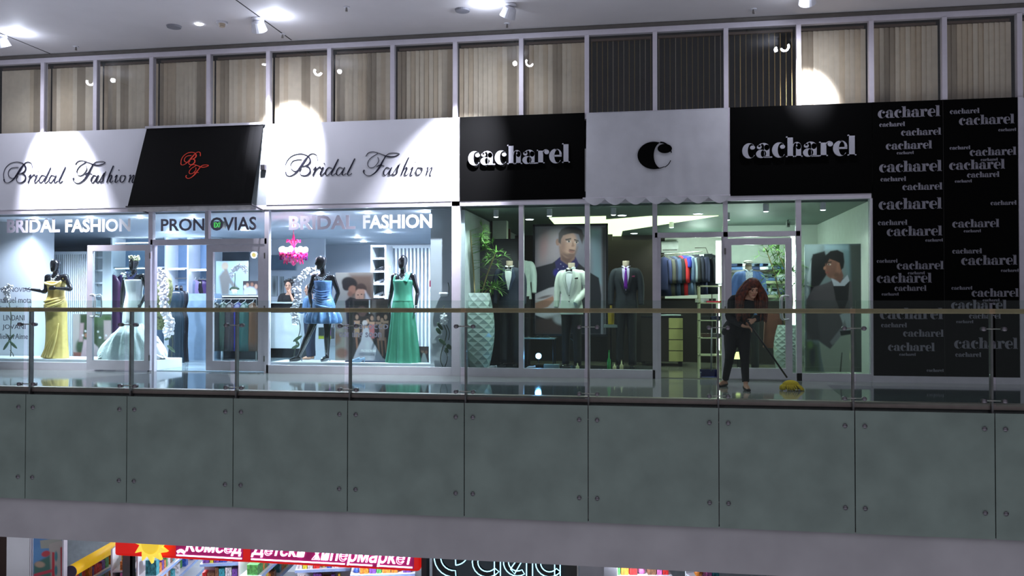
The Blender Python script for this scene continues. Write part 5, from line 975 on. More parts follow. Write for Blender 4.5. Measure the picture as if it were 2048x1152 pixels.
# --- bamboo vases
def vase(label, px, pbase, ptop, Y, w=.30, stalks=(), seed=1, zb=.012, ntw=5):
    x, z = at(px, ptop, Y); H = z-zb; t = thing('bamboo_vase', (x, Y, zb), label, 'vase'); b = B(); n = 9; rows = 17; rings = []
    for k in range(rows+1):
        f = k/rows; r = w*(.52+.48*math.sin(PI*min(1, .18+f*.80))**1.0)*(1 if f < .97 else .93); r = w*(.45+.55*math.sin(PI*(.12+.74*f))) 
        rings.append([(x+r*math.cos(2*PI*(q+.5*(k % 2))/n), Y+r*math.sin(2*PI*(q+.5*(k % 2))/n), zb+H*f) for q in range(n)])
    vs = [p for r in rings for p in r]; fs = []
    for k in range(rows):
        for q in range(n):
            a, b_ = k*n+q, k*n+(q+1) % n; c, d = (k+1)*n+q, (k+1)*n+(q+1) % n
            fs += ([(a, b_, c), (b_, d, c)] if k % 2 == 0 else [(a, b_, d), (a, d, c)])
    b.add(vs, fs); b.add(rings[0], [tuple(range(n))[::-1]]); b.build('vase_body', mat('pale green white glazed ceramic', (178, 194, 186), .22, var=.02), t)
    r_ = random.Random(seed)
    for st in stalks:
        pts = [Vector((at(a, c, Y)[0], Y+r_.uniform(-.05,.05), at(a, c, Y)[1])) for a, c in st]
        B().tube(pts, [.012]*(len(pts)-1)+[.005], 8, sm=4).build('stalk', cloth('tan bamboo cane', (140, 126, 84), .5), t, True)
        P, _ = smooth_path(pts, [(1, 1)]*len(pts), 8); b = B(); m = len(P)
        for k in range(ntw*5):
            p = P[int(m*(.35+.65*r_.random())) % m]; a = r_.uniform(0, 2*PI); d = Vector((math.cos(a), .6*math.sin(a), r_.uniform(-.2, .9))).normalized(); q = p+d*r_.uniform(.06, .2)
            if q.x < XB+.34: d.x = abs(d.x); q = p+d*.1; q.x = max(q.x, XB+.34)
            b.tube([p, q], [.003, .002], 4)
            for j in range(4): e = (d+Vector((r_.uniform(-.8,.8), r_.uniform(-.6,.6), r_.uniform(-.5,.7)))).normalized(); b.blade(q, e, (0, 0, 1), r_.uniform(.10, .19), .022, .25)
        b.build('leaves', cloth('bamboo leaf green', (96, 140, 62), .5, var=.25, scale=14), t)
    return t
vase('tall white faceted floor vase with bamboo at the left of the menswear window', 957, 740, 586, .5, .285, [[(950, 590), (947, 540), (943, 490), (941, 460)], [(962, 590), (972, 555), (985, 520), (992, 505)], [(966, 590), (975, 578), (990, 578)]], 3, .1)
vase('tall white faceted floor vase with bamboo behind the open menswear door handle', 1574, 745, 650, .62, .22, [[(1570, 655), (1560, 600), (1548, 545), (1530, 495)], [(1575, 655), (1576, 600), (1570, 540), (1552, 500)], [(1578, 655), (1585, 610), (1582, 560), (1576, 530)]], 4, .012, 7)
# --- low platform, display table, glare ball, shoes, bottles
tag(B().box(XB+.14, ax(1306, .15, 740), .14, 1.25, .012, .10).build('display_platform', M_BK), 'low black platform along the menswear window', 'plinth')
yT = .72; xa, xb, zt_ = ax(1048, yT), ax(1112, yT), az(1080, 675, yT); t = thing('glass_table', ((xa+xb)/2, yT, .10), 'small black-legged glass display table in front of the navy jacket poster', 'table')
B().box(xa, xb, yT-.2, yT+.2, zt_-.02, zt_).build('tabletop', mat('pale glass top', (150, 176, 176), .08), t)
for sx in (xa+.03, xb-.03):
    for sy in (-.17, .17): B().cyl((sx, yT+sy, .10), (sx, yT+sy, zt_-.02), .012).build('leg', M_BASE, t)
for k, p in enumerate((1076, 1092)): shoe(ax(p, yT-.05), yT-.05, zt_, mat('black patent shoe', (14, 14, 16), .15, coat=.5), ('left' if k == 0 else 'right')+' black patent shoe on the glass display table', 'patent shoes on the glass table', heel=.02, L=.13)
x, z = at(1077, 712, .45); t = thing('glass_glare', (x, .45, .10), 'small glowing ball imitating a blue-white glare low in the menswear window', 'lamp'); B().ell((x, .45, z), .05, 14, 10).build('glare_ball', mat('blue white glow', (120, 190, 255), emit=14, var=0), t, True); B().cyl((x, .45, .10), (x, .45, z-.04), .01).build('stem', M_BASE, t); B().cyl((x, .45, .10), (x, .45, .12), .05).build('base', M_BASE, t)  # glowing ball on a stand imitates a bluish glare in the glass
light('POINT', 'glare_light', (x, .38, z), 2.2, (110, 180, 255), .05)
for k, (p, lab, m) in enumerate(((985, 'silver buckled shoe on the platform right of the bamboo vase', M_SHOE[0]), (1003, 'black shoe on the platform under the slate tuxedo', M_SHOE[1]), (1062, 'grey shoe on the platform left of the glowing glare ball', M_SHOE[0]), (1132, 'dark shoe on the platform under the ivory jacket', M_SHOE[1]))): shoe(ax(p, .35), .35, .10, m, lab, 'shoes on the black platform', heel=.025, L=.17)
def bottle(label, px, pb, pt, Y, m, r=.04, zb=None, cap=None):
    x, z0 = at(px, pb, Y); z1 = az(px, pt, Y); z0 = zb if zb is not None else z0; H = z1-z0; t = thing('bottle', (x, Y, z0), label, 'bottle')
    B().lathe([(r*.95, 0), (r, H*.05), (r, H*.5), (r*.4, H*.62), (r*.3, H*.9)], (x, Y, z0), 16).build('bottle_body', m, t, True); B().cyl((x, Y, z0+H*.88), (x, Y, z0+H), r*.34).build('cap', cap or m, t); return z0
yq = .9; zs_ = az(1222, 649, yq); xq = ax(1222, yq); t = thing('display_stand', (xq, yq, .10), 'small stand with a pale square top holding the yellow bottle', 'stand'); B().box(xq-.12, xq+.12, yq-.12, yq+.12, zs_-.05, zs_).build('top', mat('grey stand top', (120, 130, 128), .4), t); B().cyl((xq, yq, .10), (xq, yq, zs_-.05), .015).build('pole', M_BASE, t)
bottle('yellow bottle on a small stand left of the charcoal suit', 1222, 649, 603, yq, mat('amber yellow glass', (196, 160, 34), .3), .055, zs_)
bottle('green bottle standing low at the foot of the charcoal suit', 1218, 735, 700, .4, mat('green glass', (40, 150, 70), .2), .03, .10)
for k, p in enumerate((1155, 1229, 1243)): bottle(['leftmost', 'middle', 'right-hand'][k]+' small cream jar on the black platform under the dark suits', p, 738, (726, 726, 720)[k], .35, mat('cream jar', (190, 186, 140), .4), .03, .10)
tag(B().box(ax(1088, .5), ax(1118, .5), .45, .62, .10, .17).build('shoe_box', mat('pale grey card', (120, 134, 130), .6)), 'low pale grey box on the platform between the table and ivory jacket', 'box')
# --- cash desk with drawers
yD = 2.5; M_OLV = mat('olive cream drawer front', (166, 164, 106), .4); xa, xm_, xb = ax(1282, yD), ax(1337, yD), ax(1366, yD); zt_ = az(1340, 632, yD)
t = thing('drawer_desk', ((xa+xb)/2, yD+.35, .012), 'dark desk with four pale olive drawers in the menswear doorway', 'desk'); B().box(xa, xb, yD-.01, yD+.7, zt_-.03, zt_).build('top', M_BK, t); B().box(xa, xm_, yD, yD+.68, .1, zt_-.03).build('body', M_MB, t); B().box(xm_, xb, yD+.02, yD+.68, .1, zt_-.03).build('drawer_carcass', M_BK, t)
hh = (zt_-.03-.1)/4
for sx in (xa+.05, xb-.05):
    for sy in (yD+.05, yD+.6): B().box(sx-.03, sx+.03, sy-.03, sy+.03, .012, .1).build('foot', M_BASE, t)
for k in range(4): B().box(xm_+.005, xb-.005, yD-.012, yD+.02, .1+k*hh+.008, .1+(k+1)*hh-.008).build('drawer', M_OLV, t)
for k, p in enumerate((1325, 1345)): tag(B().rbox((ax(p, yD+.3), yD+.3, zt_+.012+.004*k), .28, .2, .02, rz=.2*k).build('paper_stack', mat('white papers', (190, 206, 206), .6)), ('left' if k == 0 else 'right')+' stack of pale papers on the drawer desk', 'papers', 'paper stacks on the desk')
# --- air conditioner, rail with jackets
yR = 6.28; xa, xb = ax(1323, yR), ax(1357, yR); za, zb = az(1340, 505, yR), az(1340, 482, yR); t = thing('air_conditioner', ((xa+xb)/2, yR+.2, za), 'white wall air conditioner above the rack of jackets', 'air conditioner')
B().tube([(xa, yR+.1, (za+zb)/2), (xb, yR+.1, (za+zb)/2)], [((zb-za)/2, .12)]*2, 16, ref=(0,-1,0)).build('casing', mat('white plastic', (222, 228, 224), .4), t); B().box(xa+.03, xb-.03, yR-.02, yR+.0, za+.05, za+.065).build('air_slot', M_BASE, t)
yK = 3.3; zk = az(1370, 506, yK); t = thing('garment_rack', (ax(1375, yK), yK, .012), 'thin chrome rack holding a row of jackets in the menswear doorway', 'rack')
B().tube([(ax(1322, yK+.3), yK+.3, zk-.02), (ax(1405, yK), yK, zk+.03)], .009, 8).build('bar', M_STEEL, t); B().tube([(ax(1390, yK), yK, zk+.10), (ax(1412, yK), yK, zk+.10), (ax(1420, yK), yK+.05, zk-.1)], .008, 8).build('bracket', M_STEEL, t)
for p in (1320, 1424): B().cyl((ax(p, yK+.2), yK+.2, .012), (ax(p, yK+.2), yK+.2, zk), .012).build('leg', M_STEEL, t)
jk = [('navy', (30, 38, 76)), ('dark olive', (70, 70, 62)), ('midnight blue', (22, 30, 52)), ('slate blue', (56, 72, 100)), ('black', (20, 22, 26)), ('red', (176, 32, 40)), ('royal blue', (36, 46, 150)), ('steel blue', (70, 92, 122)), ('light grey-blue', (124, 140, 152)), ('charcoal', (34, 38, 44)), ('dark navy', (22, 28, 50)), ('deep indigo', (24, 32, 62)), ('black with pale collar', (20, 24, 34)), ('dark teal', (26, 40, 50)), ('blue-black', (22, 30, 42))]
for k, (nm, c) in enumerate(jk):
    hung('hanging_jacket', nm+' jacket, '+['first', 'second', 'third', 'fourth', 'fifth', 'sixth', 'seventh', 'eighth', 'ninth', 'tenth', 'eleventh', 'twelfth', 'thirteenth', 'fourteenth', 'fifteenth'][k]+' from the left on the menswear rack', 'jackets on the menswear rack', 'jacket',
         ax(1329+k*6.4, yK), yK+.28-.019*k, zk-.01+.003*k, .80 if nm != 'royal blue' else .5, .46, cloth(nm+' jacket cloth', c, .8), .11, .55 if nm != 'royal blue' else .25, turn=(-.95 if k < 12 else -.35)+.05*(k % 3), open_=W_SH if k == 12 else None, seed=k)
# --- pale metal shelf rack, LED strips, folded stock
M_CRM = mat('cream metal', (190, 196, 160), .3, metal=.3); yS_ = 1.9; xa, xb = ax(1397, yS_), ax(1446, yS_); z1, z0 = az(1420, 571, yS_), az(1420, 712, yS_)
t = thing('shelf_rack', ((xa+xb)/2, yS_+.2, .012), 'cream metal framed shelf rack at the right of the menswear doorway', 'shelf')
for x in (xa, xb-.03):
    for yy in (yS_, yS_+.4): B().box(x, x+.035, yy, yy+.03, .012, z1).build('upright', M_CRM, t)
SH = []
for p in (571, 605, 640, 675, 710): z = az(1420, p, yS_); SH.append(z); B().box(xa, xb, yS_, yS_+.43, z-.02, z).build('shelf', M_CRM if p != 605 else M_CRM, t)
tag(B().box(ax(1413, yS_+.1), ax(1442, yS_+.1), yS_+.05, yS_+.35, SH[1], SH[1]+.03).build('folded_shirt', cloth('red cotton', (186, 40, 60), .8)), 'folded red shirt on the second shelf of the cream rack', 'shirt')
for k, (i, p, m, s) in enumerate(((2, 1410, 'black', 1), (2, 1430, 'dark blue', 3), (3, 1410, 'brown', 1), (3, 1432, 'grey', 3), (1, 1404, 'white', 0))):
    tag(B().rbox((ax(p, yS_+.2), yS_+.2, SH[i]+.035), .16, .24, .068, rz=.1*k).build('folded_stack', cloth(m+' folded cotton', {'black': (26,26,28), 'dark blue': (30,36,70), 'brown': (66,46,36), 'grey': (96,96,98), 'white': (196,200,200)}[m], .8, bump=.4, scale=20)), 'folded '+m+' clothes on the '+['top', 'second', 'third', 'fourth'][i]+' shelf of the cream rack', 'folded clothes', 'folded clothes on the cream rack')
M_LED2 = mat('greenish white light strip', (226, 255, 236), emit=7, var=0)
for p0, p1, a, c, Y, lab in ((1433, 1446, 482, 566, 2.4, 'wide upper vertical light panel beside the cream rack'), (1438, 1446, 570, 700, 2.45, 'narrow lower vertical light strip behind the cream rack'), (1584, 1591, 470, 745, 1.3, 'tall thin vertical light strip right of the open menswear door')):
    t = thing('light_strip', (ax((p0+p1)/2, Y), Y, az(1440, c, Y)), lab, 'light strip'); B().box(ax(p0, Y), ax(p1, Y), Y, Y+.03, az(p0, c, Y), az(p0, a, Y)).build('diffuser', M_LED2, t); B().box(ax(p0, Y)-.01, ax(p1, Y)+.01, Y+.03, Y+.06, az(p0, c, Y)-.01, az(p0, a, Y)+.01).build('housing', M_WS, t)
yF = 3.6
for j, pz in enumerate((540, 562, 590)):
    z = az(1510, pz, yF); t = thing('wall_shelf', (ax(1515, yF), yF+.2, z), ['upper', 'middle', 'lower'][j]+' wall shelf of folded clothes behind the blue jacket form', 'shelf', None); B().box(ax(1460, yF), ax(1575, yF), yF, yF+.4, z-.05, z).build('board', M_MB if j == 0 else M_CRM, t)
    for k in range(6):
        if j == 1 and k < 3: continue
        for q in range(2): tag(B().rbox((ax(1470+k*17, yF+.2), yF+.2, z+.035+.068*q), .30, .3, .062, rz=.06*((k*3+q) % 3-1)).build('folded_shirt', cloth(('blue', 'pale', 'navy', 'white', 'slate')[(k+q*2+j) % 5]+' folded shirt', ((70,96,140), (170,188,200), (34,46,80), (210,216,216), (90,104,124))[(k+q*2+j) % 5], .8), bevel=.015),
            ('lower' if q == 0 else 'upper')+' '+('blue', 'pale', 'navy', 'white', 'slate')[(k+q*2+j) % 5]+' folded shirt of pile '+['one', 'two', 'three', 'four', 'five', 'six'][k]+' from the left on the '+['upper', 'middle', 'lower'][j]+' wall shelf', 'shirt', 'folded shirts on the wall shelves')
tag(B().rbox((ax(1545, 1.9), 1.9, .72), .30, .10, .62, ry=.05).build('hanging_cloth', cloth('rust brown cloth', (110, 60, 44), .8)), 'rust brown hanging cloth low behind the open menswear door', 'cloth')
t = thing('hand_light', (ax(1478, 1.2), 1.2, .012), 'small yellowish floor spotlight seen between the legs of the sweeping woman', 'lamp'); x, z = at(1476, 712, 1.2); B().cyl((x, 1.2, .012), (x, 1.2, z-.05), .02).build('stem', M_BASE, t); B().lathe([(.09, 0), (.03, .12)], (x, 1.2, z-.05), 14).build('shade', mat('yellow green glow', (214, 224, 140), emit=1.6, var=0), t)
t = thing('security_camera', (ax(1577, 3), 3.0, az(1577, 452, 3)), 'small dark box camera on the pale wall above the open menswear door', 'camera'); B().box(ax(1574, 3), ax(1580, 3), 2.95, 3.1, az(1577, 454, 3), az(1577, 443, 3)).build('housing', mat('grey plastic', (120, 124, 120), .5), t); B().cyl((ax(1577, 3), 2.94, az(1577, 449, 3)), (ax(1577, 3), 2.951, az(1577, 449, 3)), .02).build('lens', M_BK, t); B().cyl((ax(1577, 3), 3.02, az(1577, 443, 3)), (ax(1577, 3), 3.02, zc1), .01).build('bracket', M_BASE, t)
tag(B().box(ax(1242, 6.4), ax(1249, 6.4), 6.4, 6.45, az(1245, 510, 6.4), az(1245, 503, 6.4)).build('wall_sign', mat('white sign plate', (196, 206, 206), .5)), 'tiny white square sign on the dark wall above the purple tie suit', 'sign')
struct(B().box(ax(1215, 3.4), ax(1318, 3.4), 3.4, 3.5, .012, az(1260, 480, 3.4)).build('wall_menswear_inner', M_MB)); struct(B().box(ax(1030, 3.6), ax(1225, 3.6), 3.6, 3.7, .012, az(1100, 470, 3.6)).build('wall_menswear_screen', M_MB))
struct(B().box(ax(1445, 4.2), XM, 4.2, 4.3, .012, zc1).build('wall_menswear_pale', M_MG))
tag(B().box(ax(1318, 3.75), ax(1432, 3.75), 3.75, 4.1, .012, az(1370, 597, 3.75)).build('low_cabinet', M_MB), 'dark low cabinet behind and below the row of jackets', 'cabinet')
tag(B().box(ax(1452, 3.3), ax(1580, 3.3), 3.3, 3.58, .012, az(1500, 602, 3.3)).build('low_cabinet', M_MB), 'dark low cabinet under the wall shelves behind the open menswear door', 'cabinet')
# ceiling cove: recessed glowing strips
M_COVE = mat('cove glow', (226, 246, 190), emit=1.3, var=0)
def cove(lab, pts):
    q = [floor_at(px, py, zc1-.012) for px, py in pts]; b = B(); k = len(q); b.add([(x, y, zc1-.012) for x, y in q]+[(x, y, zc1-.002) for x, y in q], [tuple(range(k))]+[(i, i+k, (i+1) % k+k, (i+1) % k) for i in range(k)]); tag(b.build('ceiling_light', M_COVE), lab, 'ceiling light')
cove('glowing yellow-green ceiling cove above the navy jacket poster', [(1098, 436), (1212, 433), (1212, 451), (1112, 452)][:4])
cove('long wedge-shaped glowing ceiling cove above the charcoal suit', [(1212, 440), (1300, 433), (1437, 432), (1245, 462), (1242, 474), (1212, 474)])
AIM = {1099: (1130, 540, 1.9), 1646: (1665, 600, .55), 1227: (1160, 560, 1.9)}
def puck(px, py, lab, pw, h=.12, Y=None):
    x, y = floor_at(px, py, zc1-h) if Y is None else (ax(px, Y, py), Y); t = thing('track_spotlight', (x, y, zc1), lab, 'spotlight', 'menswear ceiling spotlights'); B().cyl((x, y, zc1), (x, y, zc1-h), .045, n=16).build('lamp_head', M_LH, t); B().cyl((x, y, zc1-h), (x, y, zc1-h-.004), .037, n=16).build('lens', M_DL, t)
    if pw: light('SPOT', 'spot_lamp', (x, y, zc1-h-.02), pw*BRI*3.6, (226, 246, 236), .04, rot=(0, 0, 0), spot=140, blend=.6)
    if px in AIM: a_, b_, c_ = AIM[px]; g = at(a_, b_, c_); yy = c_-1.1; light('SPOT', 'poster_fill', (g[0]-.25, max(yy, .25), zc1-.14), (60 if px != 1646 else 26)*BRI*.55, (236, 240, 240), .04, spot=75, blend=.8, target=(g[0], c_, g[1]))  # added fill spot without a fitting, brightens the poster
    if pw: light('POINT', 'spot_glow', (x, y, zc1-h-.03), .6, (226, 246, 236), .03)
for px, py, lab, pw in ((992, 434, 'bright ceiling spotlight above the slate tuxedo', 16), (1099, 432, 'ceiling spotlight above the left half of the navy jacket poster', 22), (1227, 430, 'bright ceiling spotlight above the charcoal suit', 26), (1532, 423, 'ceiling spotlight above the open menswear door', 30), (1646, 420, 'ceiling spotlight above the cardigan man poster', 12), (1455, 440, 'ceiling spotlight at the left of the open menswear door', 26), (1343, 455, 'ceiling spotlight above the jackets rack', 40)): puck(px, py, lab, pw)
for px, py, lab in ((1059, 439, 'recessed downlight left of the glowing cove'), (1268, 467, 'far recessed downlight above the dark wall, upper of the pair'), (1266, 473, 'far recessed downlight above the dark wall, lower of the pair'), (1244, 431, 'tiny recessed downlight right of the bright spotlight over the charcoal suit'), (1396, 428, 'tiny recessed downlight above the jackets rack')):
    x, y = floor_at(px, py, zc1-.01); t = thing('downlight', (x, y, zc1), lab, 'downlight', 'menswear recessed downlights'); B().cyl((x, y, zc1), (x, y, zc1-.01), .09).build('rim', M_LH, t); B().cyl((x, y, zc1-.01), (x, y, zc1-.014), .075).build('lens', M_DL, t)
light('POINT', 'back_room_fill', (ax(1500, 3.0), 3.0, 2.0), 55*BRI, (226, 250, 240), .1); light('POINT', 'rack_fill', (ax(1400, 5), 5.2, 2.2), 60*BRI, (226, 250, 236), .1)  # fill points without fittings, added to brighten the far wall and rack
# ================================================================ PEOPLE
M_SKN = mat('warm skin', (196, 148, 122), .5, var=.03); M_HAIR = mat('long auburn hair', (84, 36, 16), .5, var=.4, scale=25); M_BLK = cloth('black jersey', (16, 16, 19), .85); M_DKH = mat('dark brown hair', (26, 20, 20), .5, var=.2)
yP = -1.42; xp, _ = at(1478, 765, yP)
pz = lambda px, py, y=yP: (at(px, py, y)[0]-xp, y-yP, at(px, py, y)[1])
per = thing('person', (xp, yP, 0), 'woman with long auburn hair in black clothes bending to sweep the walkway with a mop', 'person')
J = {'pel': (.0-.02, .05, .88), 'wai': (.02, .0, 1.02), 'che': (.08, -.08, 1.18), 'nb': (.12, -.16, 1.33), 'hd': (.165, -.26, 1.43),
 'sl': (-.08, -.12, 1.27), 'el': (-.14, -.10, 1.02), 'wl': pz(1488, 653, yP-.26), 'sr': (.28, -.10, 1.27), 'er': (.31, -.14, 1.04), 'wr': pz(1508, 640, yP-.25)}
wl_, wr_ = Vector(J['wl']), Vector(J['wr'])
J.update({'dl': (.9, -.1, -.15), 'nl': (.1, -.3, -1), 'cl': 1.2, 'dr': (-.75, -.1, -.5), 'nr': (-.2, .9, -.2), 'cr': 1.2})
fa = floor_at(1446, 764, .06); fb = floor_at(1492, 772, .06)
J.update({'hl': (-.10, .05, .82), 'hr': (.07, .05, .82), 'al': (fa[0]-xp+.03, fa[1]-yP, .075), 'ar': (fb[0]-xp, fb[1]-yP+.03, .075)})
J['kl'] = ((J['hl'][0]+J['al'][0])/2-.0, -.03, .45); J['kr'] = ((J['hr'][0]+J['ar'][0])/2, -.06, .45); J['tl'] = (J['al'][0]-.10, J['al'][1]-.14, .025); J['tr'] = (J['ar'][0]+.02, J['ar'][1]-.17, .025)
bd, F = figure(per, J, M_SKN, a=.15, face=(.18, -.85, -.42), head='face', vox=.0075)
o = Vector(ORG[per.name]); V = lambda k: o+Vector(J[k])
# clothes follow the same joints, a little larger
b = B(); pel, wai, che, nb = V('pel'), V('wai'), V('che'), V('nb')
b.tube([pel+(pel-wai)*.95, pel+(pel-wai)*.3, pel, wai, che, che+(nb-che)*.6, nb-(nb-che)*.1], [(.19,.14), (.195,.145), (.185,.135), (.145,.112), (.17,.135), (.175,.105), (.075,.06)], 20, ref=(.15, -1, 0), sm=3)
for sd in 'lr': sh, el, wr = V('s'+sd), V('e'+sd), V('w'+sd); b.tube([che+(nb-che)*.5, sh, sh+(el-sh)*.5, el, wr+(el-wr)*.12], [.08, .072, .062, .054, .044], 14, sm=4)
b.fuse('jacket', M_BLK, per, .010, 3)
b = B()
for sd in 'lr': hp, kn, an = V('h'+sd), V('k'+sd), V('a'+sd); b.tube([hp+Vector((0,0,.1)), hp, hp+(kn-hp)*.5, kn, kn+(an-kn)*.6, an+(kn-an)*.10], [.10, .108, .092, .068, .054, .050], 16, sm=4)
b.fuse('trousers', cloth('black trousers', (12, 12, 14), .85), per, .010, 3)
for sd in 'lr':
    an, to = V('a'+sd), V('t'+sd); d = to-an; b = B(); b.tube([an-d*.22+Vector((0,0,-.045)), an+d*.3+Vector((0,0,-.04)), Vector((to.x, to.y, o.z+.022))+d*.12], [(.036,.028), (.043,.03), (.028,.018)], 12, sm=3); b.build('shoe', mat('black flat shoe', (14, 13, 14), .3), per, True)
b = B(); r_ = random.Random(2); hc = V('hd')
b.ell(F(-.022, 0, .04), (.102, .114, .108), 18, 14)
for k in range(64):
    a = r_.uniform(-1, 1)*2.55; R0 = .085; p0 = F(-.02-R0*math.cos(a)*.55, R0*.6*math.sin(a), .112+r_.uniform(-.015,.01)); sx = math.sin(a)
    p1 = F(-.04-.09*math.cos(a), .118*sx, .02); e = Vector((o.x+J['hd'][0]-.02+(.20*sx if abs(sx) > .2 else .2*sx)-.05*(1-abs(sx)), o.y+J['hd'][1]+.10-.12*abs(sx)+r_.uniform(-.03,.03), 1.43-r_.uniform(.28, .48)))
    b.tube([p0, p1, (p1+e)/2+Vector((.04*sx, 0, .03)), e], [.022, .026, .028, .008], 7, sm=4)
b.build('hair', M_HAIR, per, True)
def facebits(F, par, lip=(150, 70, 66)):
    b = B(); [b.ell(F(.091, q*.032, .008), (.012, .007, .007), 8, 6) for q in (-1, 1)]; b.build('eyes', mat('dark eye', (30, 22, 20), .2), par, True)
    b = B(); [b.tube([F(.094, q*.016, .030), F(.095, q*.034, .034), F(.086, q*.050, .028)], .0045, 6, sm=2) for q in (-1, 1)]; b.build('eyebrows', M_DKH, par, True)
    b = B(); b.tube([F(.094, -.024, -.057), F(.103, 0, -.055), F(.094, .024, -.057)], [.003, .006, .003], 6, sm=2); b.build('lips', mat('lips', lip, .4), par, True)
facebits(F, per)
# mop and dustpan
h1 = o+(wl_+wr_)/2+Vector((0, -.02, 0)); dv = (Vector(pz(1576, 757, yP-.1))-Vector(pz(1503, 655, yP-.25))).normalized(); me_ = o+Vector(pz(1574, 755, yP-.12))
top = o+Vector(pz(1497, 645, yP-.27)); t = thing('mop', (me_.x, me_.y, 0), 'mop with black handle and yellow head held by the sweeping woman', 'mop')
B().tube([top-(me_-top).normalized()*.05, me_], .013, 10).build('handle', mat('black mop handle', (18, 18, 20), .4), t, True)
b = B(); b.ell((me_.x+.05, me_.y, .075), (.12, .08, .07), 16, 8); r_ = random.Random(9)
for k in range(70): a = r_.uniform(0, 2*PI); q = Vector((me_.x+.05+.09*math.cos(a), me_.y+.06*math.sin(a), .085)); b.tube([q, q+Vector((.05*math.cos(a), .04*math.sin(a), -.03)), Vector((q.x+.075*math.cos(a)+.02, q.y+.05*math.sin(a), .008))], [.012, .012, .006], 5, sm=2)
b.build('mop_head', cloth('yellow mop yarn', (214, 184, 36), .9, bump=.4, scale=60), t, True)
x, y = floor_at(1418, 753, .02); t = thing('dustpan', (x, y, 0), 'dark blue long-handled dustpan on the floor left of the sweeping woman', 'dustpan'); M_DP = mat('dark blue plastic', (26, 34, 82), .35)
b = B(); b.box(x-.14, x+.14, y-.12, y+.12, .004, .014); b.box(x-.14, x-.125, y-.12, y+.12, .014, .09); b.box(x+.125, x+.14, y-.12, y+.12, .014, .09); b.box(x-.14, x+.14, y+.105, y+.12, .014, .13); b.build('pan', M_DP, t)
B().tube([(x+.04, y+.1, .1), (x+.05, y+.08, az(1425, 655, y))], .010, 8).build('handle', mat('grey dustpan handle', (120, 124, 130), .4), t, True)
# assistant at the bridal counter
yA_ = 4.75; x, zh = at(578, 571, yA_); zs = zh-1.665+.0; per2 = thing('person', (x, yA_, .012), 'dark-haired person in a black t-shirt sitting behind the bridal counter, hand at the chin', 'person')
dz = zh-.012-1.665
J2 = {'pel': (0,0,.98+dz), 'wai': (0,0,1.12+dz), 'che': (0,0,1.3+dz), 'nb': (0,0,1.47+dz), 'hd': (-.0,-.03,1.655+dz), 'sl': (-.17,0,1.42+dz), 'el': (-.22,-.1,1.16+dz), 'wl': (-.1,-.3,1.13+dz), 'sr': (.17,0,1.42+dz), 'er': (.22,-.17,1.22+dz), 'wr': (.10,-.14,1.46+dz), 'dr': (-.5,.1,.85), 'nr': (0,.6,.2), 'cr': .8,
 'hl': (-.09,0,.92+dz), 'hr': (.09,0,.92+dz), 'kl': (-.12,-.4,.88+dz), 'kr': (.12,-.4,.88+dz), 'al': (-.12,-.4,.47+dz), 'ar': (.12,-.4,.47+dz), 'tl': (-.12,-.55,.43+dz), 'tr': (.12,-.55,.43+dz)}
_, F2 = figure(per2, J2, M_SKN, face=(.25, -.95, -.15), head='face'); o2 = Vector(ORG[per2.name]); V2 = lambda k: o2+Vector(J2[k])
b = B(); b.tube([V2('pel')-Vector((0,0,.1)), V2('pel'), V2('wai'), V2('che'), V2('che')+Vector((0,0,.11)), V2('nb')-Vector((0,0,.02))], [(.19,.14), (.19,.14), (.16,.125), (.185,.14), (.18,.105), (.08,.065)], 20, sm=3)
for sd in 'lr': b.tube([V2('che')+Vector((0,0,.1)), V2('s'+sd), V2('s'+sd)+(V2('e'+sd)-V2('s'+sd))*.6], [.07, .068, .062], 12, sm=3)
b.fuse('t_shirt', M_BLK, per2, .010, 3)
b = B(); b.ell(F2(-.03, 0, .04), (.10, .105, .10), 14, 10); r_ = random.Random(4)
for k in range(40): a = r_.uniform(0, 2*PI); e = r_.uniform(.1, 1.3); d = Vector((math.cos(a)*math.cos(e), math.sin(a)*math.cos(e)*.9+.25, math.sin(e))); c_ = F2(-.03, 0, .045); b.tube([c_+d*.07, c_+d*.135], [.03, .008], 6)
b.build('hair', M_DKH, per2, True); facebits(F2, per2)
t = thing('office_chair', (x, yA_, .012), 'plain stool under the person behind the bridal counter', 'chair'); B().cyl((x, yA_, .42+dz+.3), (x, yA_, .80+dz), .17, n=20).build('seat', M_BK, t); B().cyl((x, yA_, .012), (x, yA_, .74+dz), .03).build('pole', M_STEEL, t); B().cyl((x, yA_, .012), (x, yA_, .03), .22, n=20).build('base', M_STEEL, t)
# customer behind the blue dress
yB_ = 3.1; x, zh = at(621, 579, yB_); per3 = thing('person', (x, yB_, .012), 'dark-haired person in a blue top facing left, behind the blue dress mannequin', 'person'); k_ = (zh-.012)/1.665
J3 = {n_: tuple(c*(k_ if i == 2 else 1) for i, c in enumerate(v)) for n_, v in {'pel': (0,0,.98), 'wai': (0,0,1.12), 'che': (0,0,1.3), 'nb': (0,0,1.47), 'hd': (-.02,-.0,1.665), 'sl': (-.03,-.15,1.42), 'el': (-.06,-.2,1.16), 'wl': (-.28,-.2,1.18), 'sr': (.03,.17,1.42), 'er': (.03,.2,1.16), 'wr': (-.1,.2,1.0), 'hl': (0,-.09,.9), 'hr': (0,.09,.9), 'kl': (-.01,-.09,.5), 'kr': (0,.09,.5), 'al': (.02,-.09,.08), 'ar': (.02,.09,.08), 'tl': (-.13,-.1,.03), 'tr': (-.13,.1,.03)}.items()}
J3['dl'] = (-1, 0, .1); _, F3 = figure(per3, J3, M_SKN, a=-1.4, face=(-1, -.25, -.1), head='face'); o3 = Vector(ORG[per3.name]); V3 = lambda k: o3+Vector(J3[k])
